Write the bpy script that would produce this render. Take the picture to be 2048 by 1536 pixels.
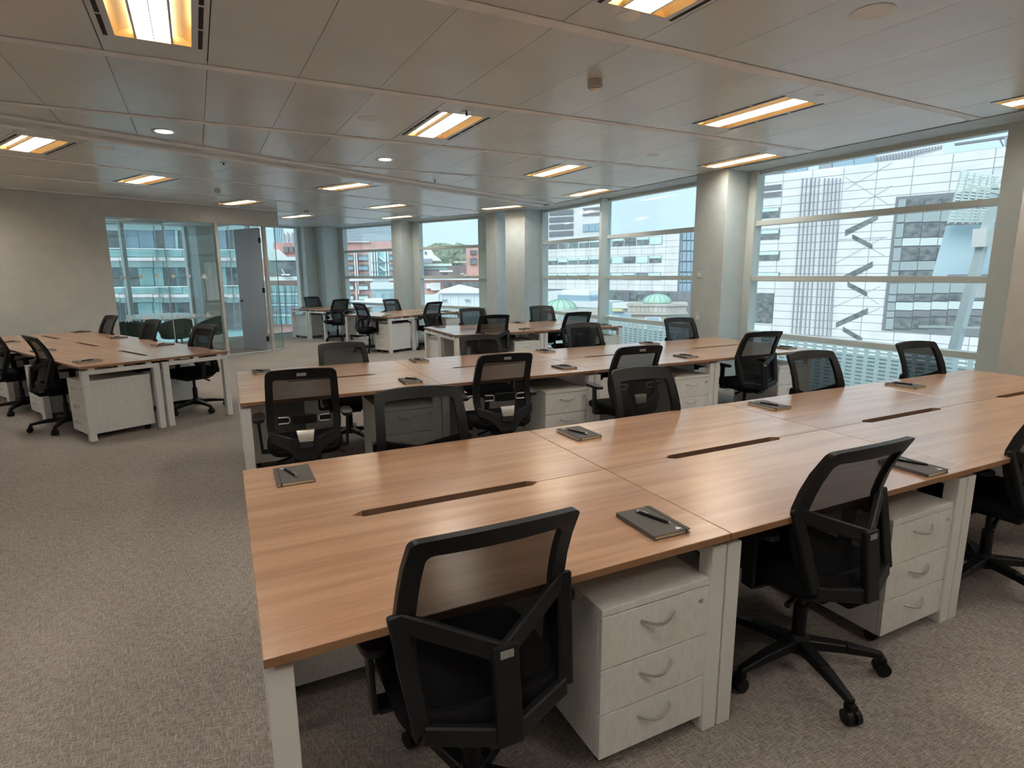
import bpy, bmesh, math, random
from mathutils import Vector, Matrix

# ------------------------------------------------------------------ scene, camera, light
for o in list(bpy.data.objects): bpy.data.objects.remove(o, do_unlink=True)
SC = bpy.context.scene
COL = SC.collection
R = math.radians
CAM = Vector((-0.0058, -1.2835, 1.570)); YAW, PITCH, ROLL, FPX = R(26.039), R(10.801), R(-0.398), 1165.85
_f = Vector((math.sin(YAW)*math.cos(PITCH), math.cos(YAW)*math.cos(PITCH), -math.sin(PITCH)))
_r = Vector((math.cos(YAW), -math.sin(YAW), 0)); _u = _r.cross(_f)
RGT = _r*math.cos(ROLL) + _u*math.sin(ROLL); UPV = -_r*math.sin(ROLL) + _u*math.cos(ROLL); FWD = _f
cd = bpy.data.cameras.new('camera'); cam = bpy.data.objects.new('camera', cd); COL.objects.link(cam)
cam.matrix_world = Matrix(((RGT.x, UPV.x, -FWD.x, CAM.x), (RGT.y, UPV.y, -FWD.y, CAM.y), (RGT.z, UPV.z, -FWD.z, CAM.z), (0, 0, 0, 1)))
cd.sensor_width = 36; cd.lens = FPX/2048*36; cd.clip_end = 1000; cd.clip_start = .05
SC.camera = cam
SC.view_settings.view_transform = 'Standard'; SC.view_settings.look = 'None'
SC.view_settings.gamma = 1; SC.view_settings.use_curve_mapping = False
SC.view_settings.exposure = 0.0
SC.cycles.max_bounces = 6; SC.cycles.diffuse_bounces = 4; SC.cycles.glossy_bounces = 3; SC.cycles.transmission_bounces = 3; SC.cycles.transparent_max_bounces = 14; SC.cycles.adaptive_threshold = .1
LAMP = 55.        # luminaire strength
W = bpy.data.worlds.new('overcast'); SC.world = W; W.use_nodes = True
bg = W.node_tree.nodes['Background']; bg.inputs[0].default_value = (.62, .80, .95, 1); bg.inputs[1].default_value = 1.28
sl = bpy.data.lights.new('hazy_sun', 'SUN'); sun = bpy.data.objects.new('hazy_sun', sl); COL.objects.link(sun)
sl.energy = 2.7; sl.angle = R(40); sl.color = (1, .97, .94)
sun.rotation_euler = Vector((.62, .45, -.62)).to_track_quat('-Z', 'Y').to_euler()

# ------------------------------------------------------------------ helpers
TH2 = R(26.5); TH1 = R(2.0)
def rot2(a, x, y): return Vector((x*math.cos(a)-y*math.sin(a), x*math.sin(a)+y*math.cos(a), 0))
def EN(e, n, z=0): v = rot2(TH1, e, n); v.z = z; return v
def UVW(u, v, z=0): w = rot2(TH2, u, v); w.z = z; return w
def ray(px, py): return (RGT*((px-1024)/FPX) + UPV*((768-py)/FPX) + FWD)
def px_z(px, py, z):
    d = ray(px, py); return CAM + d*((z-CAM.z)/d.z)

MAT = {}
def nodes(name):
    m = bpy.data.materials.new(name); m.use_nodes = True; MAT[name] = m
    return m, m.node_tree, m.node_tree.nodes['Principled BSDF']
def plain(name, rgb, rough=.5, metal=0, spec=.5, coat=0, emit=None, es=0):
    m, nt, p = nodes(name)
    p.inputs['Base Color'].default_value = (*rgb, 1); p.inputs['Roughness'].default_value = rough
    p.inputs['Metallic'].default_value = metal; p.inputs['Specular IOR Level'].default_value = spec
    p.inputs['Coat Weight'].default_value = coat
    if emit: p.inputs['Emission Color'].default_value = (*emit, 1); p.inputs['Emission Strength'].default_value = es
    return m
def noisy(name, a, b, scale=(20, 20, 20), rough=.5, detail=3, lo=.35, hi=.65, bump=0, spec=.5, coords='Object', r2=None, metal=0, bscale=None):
    m, nt, p = nodes(name); N, L = nt.nodes, nt.links
    tc = N.new('ShaderNodeTexCoord'); mp = N.new('ShaderNodeMapping'); mp.inputs['Scale'].default_value = scale
    oi = N.new('ShaderNodeObjectInfo'); ad = N.new('ShaderNodeVectorMath'); ad.operation = 'ADD'
    sc_ = N.new('ShaderNodeMath'); sc_.operation = 'MULTIPLY'; sc_.inputs[1].default_value = 37.0
    L.new(oi.outputs['Random'], sc_.inputs[0]); L.new(tc.outputs[coords], mp.inputs[0])
    L.new(mp.outputs[0], ad.inputs[0]); L.new(sc_.outputs[0], ad.inputs[1])
    nz = N.new('ShaderNodeTexNoise'); nz.inputs['Scale'].default_value = 1; nz.inputs['Detail'].default_value = detail
    L.new(ad.outputs[0], nz.inputs['Vector'])
    cr = N.new('ShaderNodeValToRGB'); cr.color_ramp.elements[0].color = (*a, 1); cr.color_ramp.elements[1].color = (*b, 1)
    cr.color_ramp.elements[0].position = lo; cr.color_ramp.elements[1].position = hi
    L.new(nz.outputs['Fac'], cr.inputs[0]); L.new(cr.outputs[0], p.inputs['Base Color'])
    p.inputs['Roughness'].default_value = rough; p.inputs['Specular IOR Level'].default_value = spec; p.inputs['Metallic'].default_value = metal
    if bump:
        bp = N.new('ShaderNodeBump'); bp.inputs['Strength'].default_value = bump; bp.inputs['Distance'].default_value = .01
        L.new(nz.outputs['Fac'], bp.inputs['Height']); L.new(bp.outputs[0], p.inputs['Normal'])
    return m
def glassy(name, tint, refl=.08, rough=0.0):
    m = bpy.data.materials.new(name); m.use_nodes = True; MAT[name] = m
    nt = m.node_tree; N, L = nt.nodes, nt.links
    N.remove(N['Principled BSDF']); out = N['Material Output']
    tr = N.new('ShaderNodeBsdfTransparent'); tr.inputs[0].default_value = (*tint, 1)
    gl = N.new('ShaderNodeBsdfGlossy'); gl.inputs['Roughness'].default_value = rough; gl.inputs[0].default_value = (.9, 1, .97, 1)
    fr = N.new('ShaderNodeLayerWeight'); fr.inputs[0].default_value = .25
    ml = N.new('ShaderNodeMath'); ml.operation = 'MULTIPLY_ADD'; ml.inputs[1].default_value = .09; ml.inputs[2].default_value = refl*.2
    mx = N.new('ShaderNodeMixShader'); L.new(fr.outputs['Fresnel'], ml.inputs[0]); L.new(ml.outputs[0], mx.inputs[0])
    L.new(tr.outputs[0], mx.inputs[1]); L.new(gl.outputs[0], mx.inputs[2]); L.new(mx.outputs[0], out.inputs[0])
    return m
def translucent(name, rgb, share):
    m, nt, p = nodes(name); N, L = nt.nodes, nt.links
    p.inputs['Base Color'].default_value = (*rgb, 1); p.inputs['Roughness'].default_value = .5
    t = N.new('ShaderNodeBsdfTranslucent'); t.inputs[0].default_value = (*rgb, 1)
    mx = N.new('ShaderNodeMixShader'); mx.inputs[0].default_value = share
    L.new(p.outputs[0], mx.inputs[1]); L.new(t.outputs[0], mx.inputs[2]); L.new(mx.outputs[0], N['Material Output'].inputs[0])
def netting(name, rgb, open_):
    m, nt, p = nodes(name); N, L = nt.nodes, nt.links
    p.inputs['Base Color'].default_value = (*rgb, 1); p.inputs['Roughness'].default_value = .7; p.inputs['Specular IOR Level'].default_value = .2
    t = N.new('ShaderNodeBsdfTransparent'); mx = N.new('ShaderNodeMixShader'); mx.inputs[0].default_value = open_
    L.new(p.outputs[0], mx.inputs[1]); L.new(t.outputs[0], mx.inputs[2]); L.new(mx.outputs[0], N['Material Output'].inputs[0])

def carpet():
    m, nt, p = nodes('carpet'); N, L = nt.nodes, nt.links
    tc = N.new('ShaderNodeTexCoord')
    def nz(scale, s, d):
        mp = N.new('ShaderNodeMapping'); mp.inputs['Scale'].default_value = scale; mp.inputs['Rotation'].default_value = (0, 0, R(26.5))
        t = N.new('ShaderNodeTexNoise'); t.inputs['Scale'].default_value = s; t.inputs['Detail'].default_value = d
        L.new(tc.outputs['Object'], mp.inputs[0]); L.new(mp.outputs[0], t.inputs['Vector']); return t.outputs['Fac']
    a = nz((1, 9, 1), 24, 4); b = nz((9, 1, 1), 24, 4); c = nz((1, 1, 1), 1.6, 2); d = nz((1, 1, 1), 160, 2)
    mx = N.new('ShaderNodeMath'); mx.operation = 'MAXIMUM'; L.new(a, mx.inputs[0]); L.new(b, mx.inputs[1])
    a2 = N.new('ShaderNodeMath'); a2.operation = 'MULTIPLY_ADD'; a2.inputs[1].default_value = .35; L.new(d, a2.inputs[0]); L.new(mx.outputs[0], a2.inputs[2])
    a3 = N.new('ShaderNodeMath'); a3.operation = 'MULTIPLY_ADD'; a3.inputs[1].default_value = .12; L.new(c, a3.inputs[0]); L.new(a2.outputs[0], a3.inputs[2])
    cr = N.new('ShaderNodeValToRGB'); e = cr.color_ramp.elements
    e[0].position = .62; e[0].color = (.155, .132, .118, 1); e[1].position = 1.0; e[1].color = (.50, .44, .40, 1)
    L.new(a3.outputs[0], cr.inputs[0]); L.new(cr.outputs[0], p.inputs['Base Color'])
    p.inputs['Roughness'].default_value = 1; p.inputs['Specular IOR Level'].default_value = .1
    bp = N.new('ShaderNodeBump'); bp.inputs['Strength'].default_value = .35; bp.inputs['Distance'].default_value = .006
    L.new(a2.outputs[0], bp.inputs['Height']); L.new(bp.outputs[0], p.inputs['Normal'])
carpet()
def wood():
    m, nt, p = nodes('wood'); N, L = nt.nodes, nt.links
    tc = N.new('ShaderNodeTexCoord'); oi = N.new('ShaderNodeObjectInfo')
    ml = N.new('ShaderNodeMath'); ml.operation = 'MULTIPLY'; ml.inputs[1].default_value = 53; L.new(oi.outputs['Random'], ml.inputs[0])
    ad = N.new('ShaderNodeVectorMath'); ad.operation = 'ADD'; L.new(tc.outputs['Object'], ad.inputs[0]); L.new(ml.outputs[0], ad.inputs[1])
    def nz(scale, d, dist=0):
        mp = N.new('ShaderNodeMapping'); mp.inputs['Scale'].default_value = scale
        t = N.new('ShaderNodeTexNoise'); t.inputs['Scale'].default_value = 1; t.inputs['Detail'].default_value = d; t.inputs['Distortion'].default_value = dist
        L.new(ad.outputs[0], mp.inputs[0]); L.new(mp.outputs[0], t.inputs['Vector']); return t.outputs['Fac']
    a = nz((.9, 16, 4), 3, .6); b = nz((5, 120, 4), 2); c = nz((.35, 3.0, 1), 1)
    s = N.new('ShaderNodeMath'); s.operation = 'MULTIPLY_ADD'; s.inputs[1].default_value = .35; L.new(b, s.inputs[0]); L.new(a, s.inputs[2])
    s2 = N.new('ShaderNodeMath'); s2.operation = 'MULTIPLY_ADD'; s2.inputs[1].default_value = .5; L.new(c, s2.inputs[0]); L.new(s.outputs[0], s2.inputs[2])
    cr = N.new('ShaderNodeValToRGB'); e = cr.color_ramp.elements
    e[0].position = .66; e[0].color = (.40, .205, .110, 1); e[1].position = 1.14; e[1].color = (.57, .335, .195, 1)
    mr = N.new('ShaderNodeMath'); mr.operation = 'MULTIPLY'; mr.inputs[1].default_value = .88; L.new(s2.outputs[0], mr.inputs[0])
    e[0].position = .64; e[1].position = .98
    L.new(mr.outputs[0], cr.inputs[0]); L.new(cr.outputs[0], p.inputs['Base Color'])
    p.inputs['Roughness'].default_value = .30; p.inputs['Specular IOR Level'].default_value = .6; p.inputs['Coat Weight'].default_value = .7; p.inputs['Coat Roughness'].default_value = .22; p.inputs['Coat IOR'].default_value = 1.75
    bp = N.new('ShaderNodeBump'); bp.inputs['Strength'].default_value = .03; L.new(b, bp.inputs['Height']); L.new(bp.outputs[0], p.inputs['Normal'])
wood()
plain('slot_shade', (.22, .125, .075), .6)  # darker wood tone that paints the shade inside the desktop slots
plain('wood_edge', (.30, .155, .075), .5)
noisy('paint', (.53, .525, .485), (.57, .56, .52), (6, 6, 6), .75, spec=.25)
noisy('paint_white', (.53, .585, .575), (.57, .625, .615), (6, 6, 6), .6, spec=.3)
noisy('ceiling_metal', (.61, .635, .62), (.67, .695, .68), (1.3, 1.3, 1), .26, detail=4, spec=.6)
noisy('ceiling_rail', (.80, .80, .79), (.86, .86, .85), (9, 9, 9), .5, spec=.4)
plain('void', (.03, .03, .03), .9)
plain('frame_white', (.60, .66, .635), .4)
plain('white_metal', (.84, .83, .80), .42)
noisy('white_laminate', (.80, .79, .755), (.87, .86, .82), (60, 60, 25), .5, detail=4)
plain('black_plastic', (.007, .007, .008), .45, spec=.30)
noisy('black_fabric', (.003, .003, .0035), (.008, .008, .009), (400, 400, 400), .95, spec=.15)
netting('chair_mesh', (.005, .005, .0055), .15)
netting('chair_mesh_dense', (.010, .010, .011), .30)
plain('label_grey', (.32, .31, .30), .5)
plain('silver', (.66, .65, .64), .30, .85)
plain('silver_satin', (.74, .69, .64), .38, .75)
noisy('cover', (.085, .080, .074), (.105, .099, .092), (300, 300, 300), .65, spec=.3)
plain('elastic', (.045, .042, .038), .8)
plain('pages', (.72, .62, .44), .8)
plain('print_white', (.85, .86, .86), .5)
glassy('window_glass', (.94, .985, .975), .06)
glassy('partition_glass', (.965, .99, .98), .12)
plain('glass_edge', (.10, .32, .28), .2)
plain('manifest', (.80, .85, .85), .6)
plain('door_grey', (.42, .425, .44), .45)
plain('lamp', (1, .9, .75), .5, emit=(1.0, .965, .90), es=LAMP)
plain('lamp_white', (1, 1, 1), .5, emit=(1.0, .86, .76), es=LAMP*.12)
plain('reflector', (.62, .47, .26), .38, .55)
plain('louvre_blade', (.75, .72, .66), .3, .6)
translucent('mint_screen', (.96, 1.0, .98), .85)
plain('tub_green', (.030, .055, .045), .75)
plain('table_white', (.85, .86, .85), .35)
plain('oak_leg', (.45, .30, .17), .5)
# outside
noisy('ext_panel', (.70, .69, .69), (.78, .77, .77), (.35, .35, .35), .6)
plain('ext_joint', (.42, .42, .44), .8)
plain('ext_glass_grey', (.36, .41, .42), .2, spec=.4)
noisy('ext_glass', (.12, .135, .145), (.25, .265, .265), (1.1, 1.1, 1.6), .15, detail=5, spec=.4)
plain('ext_glass_blue', (.33, .45, .54), .15, spec=.4)
plain('ext_glass_teal', (.36, .58, .58), .15, spec=.4)
plain('ext_glass_mint', (.62, .82, .80), .2, spec=.4)
plain('ext_blind', (.62, .80, .82), .6)
plain('ext_dark', (.22, .225, .24), .6)
plain('ext_louvre', (.20, .20, .225), .6)
plain('ext_fin', (.34, .36, .41), .5)
plain('ext_pale', (.60, .66, .66), .4)
noisy('ext_terracotta', (.60, .33, .29), (.70, .41, .36), (.6, .6, .6), .8)
plain('ext_white', (.86, .86, .85), .6)
plain('ext_slab', (.82, .74, .74), .6)
noisy('ext_stone', (.46, .42, .38), (.56, .52, .47), (.7, .7, .7), .85)
noisy('ext_copper', (.36, .53, .44), (.45, .62, .52), (.5, .5, .5), .6)
plain('ext_copper_rib', (.20, .33, .27), .6)
plain('ext_roof', (.50, .52, .55), .8)
plain('ext_roof_pale', (.70, .74, .75), .7)
noisy('ext_leaf', (.15, .19, .13), (.32, .36, .27), (.8, .8, .8), .95, bump=.6)
plain('ext_ground', (.40, .40, .42), .9)
plain('ext_steel', (.50, .56, .57), .4)
plain('ext_blue_panel', (.62, .78, .86), .4)
plain('ext_red', (.75, .12, .10), .5); plain('ext_yellow', (.70, .62, .36), .5)

class MB:
    def __init__(s): s.v = []; s.f = []
    def add(s, vs, fs):
        k = len(s.v); s.v += [Vector(v) for v in vs]; s.f += [tuple(i+k for i in f) for f in fs]; return s
    def box(s, x0, x1, y0, y1, z0, z1):
        return s.add([(x0,y0,z0),(x1,y0,z0),(x1,y1,z0),(x0,y1,z0),(x0,y0,z1),(x1,y0,z1),(x1,y1,z1),(x0,y1,z1)],
                     [(3,2,1,0),(4,5,6,7),(0,1,5,4),(1,2,6,5),(2,3,7,6),(3,0,4,7)])
    def prism(s, poly, z0, z1):
        n = len(poly)
        a = sum(poly[i][0]*poly[(i+1) % n][1]-poly[(i+1) % n][0]*poly[i][1] for i in range(n))
        if a < 0: poly = poly[::-1]
        return s.add([(p[0],p[1],z0) for p in poly]+[(p[0],p[1],z1) for p in poly],
                     [tuple(range(n-1,-1,-1)), tuple(range(n,2*n))]+[(i,(i+1) % n,n+(i+1) % n,n+i) for i in range(n)])
    def loft(s, rings, cap=True, closed=True):
        n = len(rings[0]); vs = [p for r in rings for p in r]; fs = []
        for k in range(len(rings)-1):
            for i in range(n if closed else n-1):
                j = (i+1) % n; fs.append((k*n+i, k*n+j, (k+1)*n+j, (k+1)*n+i))
        if cap and closed: fs += [tuple(range(n-1,-1,-1)), tuple(range((len(rings)-1)*n, len(rings)*n))]
        return s.add(vs, fs)
    def bar(s, p0, p1, w0, h0, up=(0,0,1), w1=None, h1=None):
        p0, p1 = Vector(p0), Vector(p1); d = (p1-p0).normalized(); sd = d.cross(Vector(up)).normalized(); u2 = sd.cross(d)
        w1 = w0 if w1 is None else w1; h1 = h0 if h1 is None else h1
        def ring(p, w, h): return [p+sd*a*w/2+u2*b*h/2 for a, b in ((-1,-1),(1,-1),(1,1),(-1,1))]
        return s.loft([ring(p0,w0,h0), ring(p1,w1,h1)])
    def tube(s, path, r, n=8):
        path = [Vector(p) for p in path]; rings = []
        for i, p in enumerate(path):
            d = (path[min(i+1,len(path)-1)]-path[max(i-1,0)]).normalized()
            ref = Vector((0,0,1)) if abs(d.z) < .9 else Vector((1,0,0))
            a = d.cross(ref).normalized(); b = a.cross(d); rr = r[i] if isinstance(r, (list, tuple)) else r
            rings.append([p+a*rr*math.cos(2*math.pi*k/n)+b*rr*math.sin(2*math.pi*k/n) for k in range(n)])
        return s.loft(rings)
    def lathe(s, prof, n=20, c=(0,0)):
        return s.loft([[(c[0]+r*math.cos(2*math.pi*k/n), c[1]+r*math.sin(2*math.pi*k/n), z) for k in range(n)] for r, z in prof])
    def build(s, name, mat, parent=None, smooth=False, bevel=0, loc=None, rz=0, seg=2):
        me = bpy.data.meshes.new(name); me.from_pydata([tuple(v) for v in s.v], [], s.f); me.materials.append(MAT[mat])
        bm = bmesh.new(); bm.from_mesh(me); bmesh.ops.recalc_face_normals(bm, faces=bm.faces); bm.to_mesh(me); bm.free()
        o = bpy.data.objects.new(name, me); COL.objects.link(o)
        if parent: o.parent = parent
        if loc is not None: o.location = loc
        if rz: o.rotation_euler.z = rz
        if smooth:
            me.polygons.foreach_set('use_smooth', [True]*len(me.polygons)); me.set_sharp_from_angle(angle=R(38))
        if bevel:
            b = o.modifiers.new('bevel', 'BEVEL'); b.width = bevel; b.segments = seg; b.limit_method = 'ANGLE'; b.angle_limit = R(40)
        return o
def tag(o, label=None, cat=None, group=None, kind=None):
    if label: o['label'] = label
    if cat: o['category'] = cat
    if group: o['group'] = group
    if kind: o['kind'] = kind
    return o
def thing(name, label, cat, loc=(0,0,0), rz=0, group=None):
    o = bpy.data.objects.new(name, None); COL.objects.link(o); o.location = loc; o.rotation_euler.z = rz; o.empty_display_size = .1
    return tag(o, label, cat, group)
def struct(o, label=None): return tag(o, label, kind='structure')
def copy_tree(o, parent=None):
    c = o.copy(); COL.objects.link(c); c.parent = parent
    for ch in o.children: copy_tree(ch, c)
    return c
def place(proto, loc, rz, label, cat, group, used=set()):
    o = proto if proto.name not in used else copy_tree(proto)
    used.add(proto.name); o.location = loc; o.rotation_euler.z = rz
    return tag(o, label, cat, group)
def bx(x0,x1,y0,y1,z0,z1): return MB().box(x0,x1,y0,y1,z0,z1)
def clip(poly, n, d):           # keep n.p <= d
    out = []
    for i, a in enumerate(poly):
        b = poly[(i+1) % len(poly)]; da = n[0]*a[0]+n[1]*a[1]-d; db = n[0]*b[0]+n[1]*b[1]-d
        if da <= 0: out.append(a)
        if (da < 0 < db) or (db < 0 < da):
            t = da/(da-db); out.append((a[0]+(b[0]-a[0])*t, a[1]+(b[1]-a[1])*t))
    return out
E_ = rot2(TH1,1,0); N_ = rot2(TH1,0,1); U_ = rot2(TH2,1,0); V_ = rot2(TH2,0,1)
ORD = ['first','second','third','fourth','fifth','sixth']

# ------------------------------------------------------------------ room shell
H = 2.82; EG, UG, VG = 6.38, 9.72, 13.25          # ceiling height, glass planes of the three window walls
def meet(n1, d1, n2, d2):
    det = n1[0]*n2[1]-n1[1]*n2[0]; return ((d1*n2[1]-d2*n1[1])/det, (n1[0]*d2-n2[0]*d1)/det)
def xy(v): return (v[0], v[1])
BEND = meet(E_, EG, U_, UG)
def outline(g):        # plan of the room grown by g
    return [(-5.2-g, -4.2-g), meet(E_, EG+g, (0,1), -4.2-g), meet(E_, EG+g, U_, UG+g), meet(U_, UG+g, V_, VG+g), meet(V_, VG+g, U_, 2.3-g), meet(U_, 2.3-g, V_, 10.3+g), meet(V_, 10.3+g, (1,0), -5.2-g)]
floor = struct(MB().prism(outline(.12), -.3, 0).build('floor', 'carpet'), 'grey brown woven office carpet')
roof = struct(MB().prism(outline(.3), 2.90, 3.2).build('roof_slab', 'void'), 'dark void above the metal ceiling')
struct(bx(-5.32, -5.2, -4.2, 8.6, 0, 2.9).build('wall_back_left', 'paint'), 'plain painted wall on the far left side')
struct(bx(-5.2, 6.6, -4.32, -4.2, 0, 2.9).build('wall_rear', 'paint'), 'plain painted wall behind the camera')
# left wall with the glazed meeting room
WV = 10.2
struct(bx(-1.3, 3.25, WV, WV+.12, 0, H+.03).build('wall_left', 'paint', rz=TH2), 'warm white plastered wall behind the left desks')
struct(bx(3.25, 6.36, WV, WV+.14, 2.53, H+.03).build('trim_1', 'paint', rz=TH2), 'plastered bulkhead over the glass partition')
struct(bx(-1.3, 3.25, WV-.012, WV, 0, .1).build('baseboard_left', 'paint_white', rz=TH2))
struct(bx(2.2, 3.0, WV+.12, VG, 0, H).build('wall_meeting_side', 'paint_white', rz=TH2), 'white side wall of the meeting room')
# right wall, pillars
struct(MB().prism([xy(EN(5.9,-4.2)), xy(EN(EG+.05,-4.2)), xy(EN(EG+.05,1.10)), xy(EN(5.9,1.10))], 0, H+.03).build('wall_right', 'paint'), 'beige wall beside the big window')
def pillar(pts, label):
    return tag(MB().prism([xy(p) for p in pts], 0, H+.03).build('pillar', 'paint_white', bevel=.006), label, kind='structure')
def rectE(e0,e1,n0,n1): return [EN(e0,n0), EN(e1,n0), EN(e1,n1), EN(e0,n1)]
def rectU(u0,u1,v0,v1): return [UVW(u0,v0), UVW(u1,v0), UVW(u1,v1), UVW(u0,v1)]
struct_p = [pillar(rectE(5.90,EG+.05,4.147,4.67), 'square pillar with two wall switches between the two nearest windows')]
pillar([EN(5.90,9.30), EN(EG+.05,9.30), EN(EG+.05,9.75), EN(5.90,9.30)+V_*.5], 'pale pillar where the window wall bends, right of a slimmer pillar')
pillar(rectU(9.25,UG+.05,6.77,7.06), 'slim pale pillar at the bend, right of the sky-filled window')
pillar(rectU(9.25,UG+.05,9.71,10.05), 'pale pillar between the two farthest side windows')
pillar(rectU(9.10,UG+.05,12.62,VG+.05), 'corner pillar behind the farthest desk')
pillar(rectU(8.76,9.10,12.95,VG+.05), 'narrow wall pier left of the corner pillar')
pillar(rectU(5.86,6.36,12.72,VG+.02), 'pale column inside the meeting room by its window')

# ------------------------------------------------------------------ ceiling
ceil = struct(MB().prism(outline(.1), 2.872, 2.9).build('ceiling', 'void'), 'suspended metal tile ceiling with white rails')
def region1(p):
    for n, d in ((E_, 5.895), (V_, 4.965), ((-1,0), 5.19), ((0,-1), 4.19)): p = clip(p, n, d) if p else p
    return p
def region2(p, deep):
    for n, d in ((U_, 9.245), (-V_, -5.435), (V_, 12.945 if deep else WV-.005), ((-1,0), 5.19)): p = clip(p, n, d) if p else p
    return p
def panel(poly, name='ceiling_panel', mat='ceiling_metal', z0=H, z1=H+.022, shrink=.0035):
    if not poly or len(poly) < 3: return
    cx = sum(p[0] for p in poly)/len(poly); cy = sum(p[1] for p in poly)/len(poly)
    area = abs(sum(poly[i][0]*poly[(i+1) % len(poly)][1]-poly[(i+1) % len(poly)][0]*poly[i][1] for i in range(len(poly))))/2
    if area < .004: return
    def sh(p):
        d = math.hypot(p[0]-cx, p[1]-cy); return (p[0]-(p[0]-cx)/d*shrink*1.3, p[1]-(p[1]-cy)/d*shrink*1.3)
    q = [sh(p) for p in poly]
    o = MB().prism([(a-cx, b-cy) for a, b in q], z0, z1).build(name, mat, ceil, loc=(cx, cy, 0))
    return o
PW = .525
lights1 = {(0,1),(4,0),(4,2),(8,1),(8,3),(11,0),(11,2),(11,4),(-4,0),(-4,2),(-8,1),(-8,3),(0,-1),(8,-1),(4,-2),(11,-2),(-4,-2)}
lights2 = set()
def light_slots2():
    for k, b in ((1,1),(5,0),(5,2),(9,1),(9,3),(12,0),(-2,0),(-6,1),(-2,2),(12,2),(-6,-1)): lights2.add((k,b))
light_slots2()
LP1 = []; LP2 = []
for b in range(-3, 6):
    n0 = 3.045-1.5+1.5*(b-1) if False else 1.5*b+.045; n1 = 1.5*(b+1)-.045
    for k in range(-10, 13):
        e0 = -.39+PW*k; e1 = e0+PW
        pts = region1([xy(EN(e0,n0)), xy(EN(e1,n0)), xy(EN(e1,n1)), xy(EN(e0,n1))])
        full = pts and len(pts) == 4
        if (k,b) in lights1 and full: LP1.append(((e0+e1)/2, (n0+n1)/2)); continue
        panel(pts)
    r = region1([xy(EN(-6,1.5*b-.043)), xy(EN(6,1.5*b-.043)), xy(EN(6,1.5*b+.043)), xy(EN(-6,1.5*b+.043))])
    panel(r, 'ceiling_rail', 'ceiling_rail', H-.004, H+.02, 0)
for b in range(-1, 6):
    v0 = 5.45+1.5*b+.04; v1 = 5.45+1.5*(b+1)-.04
    for k in range(-13, 14):
        u0 = 2.15+PW*k; u1 = u0+PW
        pts = region2([xy(UVW(u0,v0)), xy(UVW(u1,v0)), xy(UVW(u1,v1)), xy(UVW(u0,v1))], u0 > 6.3)
        if (k,b) in lights2 and pts and len(pts) == 4: LP2.append(((u0+u1)/2, (v0+v1)/2)); continue
        panel(pts)
    for du, dd in ((-9, False), (6.35, True)):
        r = region2([xy(UVW(du,v0-.08)), xy(UVW(6.35 if not dd else 10,v0-.08)), xy(UVW(6.35 if not dd else 10,v0)), xy(UVW(du,v0))], dd)
        panel(r, 'ceiling_rail', 'ceiling_rail', H-.004, H+.02, 0)
# broad band where the two ceiling grids meet
def band(v0, v1, z0, z1, mat):
    p = [xy(UVW(-7,v0)), xy(UVW(11,v0)), xy(UVW(11,v1)), xy(UVW(-7,v1))]
    for n, d in ((E_, 5.895), (U_, 9.245), ((-1,0), 5.19)): p = clip(p, n, d)
    MB().prism(p, z0, z1).build('ceiling_band', mat, ceil)
band(4.97, 5.08, H-.012, H+.02, 'ceiling_rail'); band(5.08, 5.34, H+.012, H+.03, 'ceiling_metal'); band(5.34, 5.43, H-.012, H+.02, 'ceiling_rail')
# plaster margins along the windows, with a thin shadow gap
def margin(poly, z0=H-.006):
    return MB().prism(poly, z0, H+.05).build('plaster_margin', 'paint_white', ceil)
margin([xy(EN(5.915,-4.2)), xy(EN(EG+.06,-4.2)), meet(E_,EG+.06,U_,UG+.06), meet(E_,5.915,U_,9.265)])
margin([meet(E_,5.915,U_,9.265), meet(E_,EG+.06,U_,UG+.06), meet(U_,UG+.06,V_,VG+.06), meet(U_,9.265,V_,12.965)])
margin([meet(U_,9.265,V_,12.965), meet(U_,UG+.06,V_,VG+.06), meet(V_,VG+.06,U_,6.36), meet(V_,12.965,U_,6.36)])
struct(bx(3.0, 6.36, WV+.14, VG+.06, 2.66, 2.8).build('ceiling_meeting', 'paint_white', rz=TH2), 'flat white ceiling of the meeting room')

# recessed luminaires
def make_light():
    t = thing('ceiling_light', 'x', 'ceiling light')
    hw, hl = .18, .44; PX, PY = PW/2-.004, .705
    m = MB()
    for a in ((-PX,PX,-PY,-hl),(-PX,PX,hl,PY),(-PX,-hw,-hl,hl),(hw,PX,-hl,hl)): m.box(*a, 0, .022)
    m.build('housing', 'ceiling_metal', t)
    MB().box(-hw,hw,-hl,hl,.05,.055).build('back_plate', 'reflector', t)
    for s in (-1, 1):
        prof = [(s*(hw-.001), .0), (s*(hw-.012), .022), (s*(hw-.04), .04), (s*.095, .046)]
        mm = MB(); mm.loft([[(x,-hl,z),(x,hl,z),(x,hl,z+.004),(x,-hl,z+.004)] for x, z in prof]); mm.build('reflector', 'reflector', t, smooth=True)
        MB().box(s*.085-.006, s*.085+.006, -hl, hl, .004, .034).build('lamp_rail', 'louvre_blade', t)
        for i in range(3):
            y0 = -.455+i*.31; bx(s*.222-.011, s*.222+.011, y0, y0+.285, -.0015, .004).build('air_slot', 'void', t)
        e = MB().box(-hw, hw, s*hl-.004, s*hl+.004, 0, .05); e.build('end_plate', 'reflector', t)
    MB().box(-.079,.079,-hl+.005,hl-.005,.030,.036).build('lamp', 'lamp', t)
    lv = MB()
    for i in range(15): y = -hl+.03+i*.0586; lv.box(-.079,.079,y-.0015,y+.0015,.008,.03)
    lv.box(-.0025,.0025,-hl+.005,hl-.005,.008,.03); lv.build('louvre', 'louvre_blade', t)
    MB().lathe([(.03,-.002),(.03,.003)], 16, (0,-.57)).build('air_disc', 'ceiling_rail', t)
    return t
LT = make_light()
lab = {}
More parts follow.
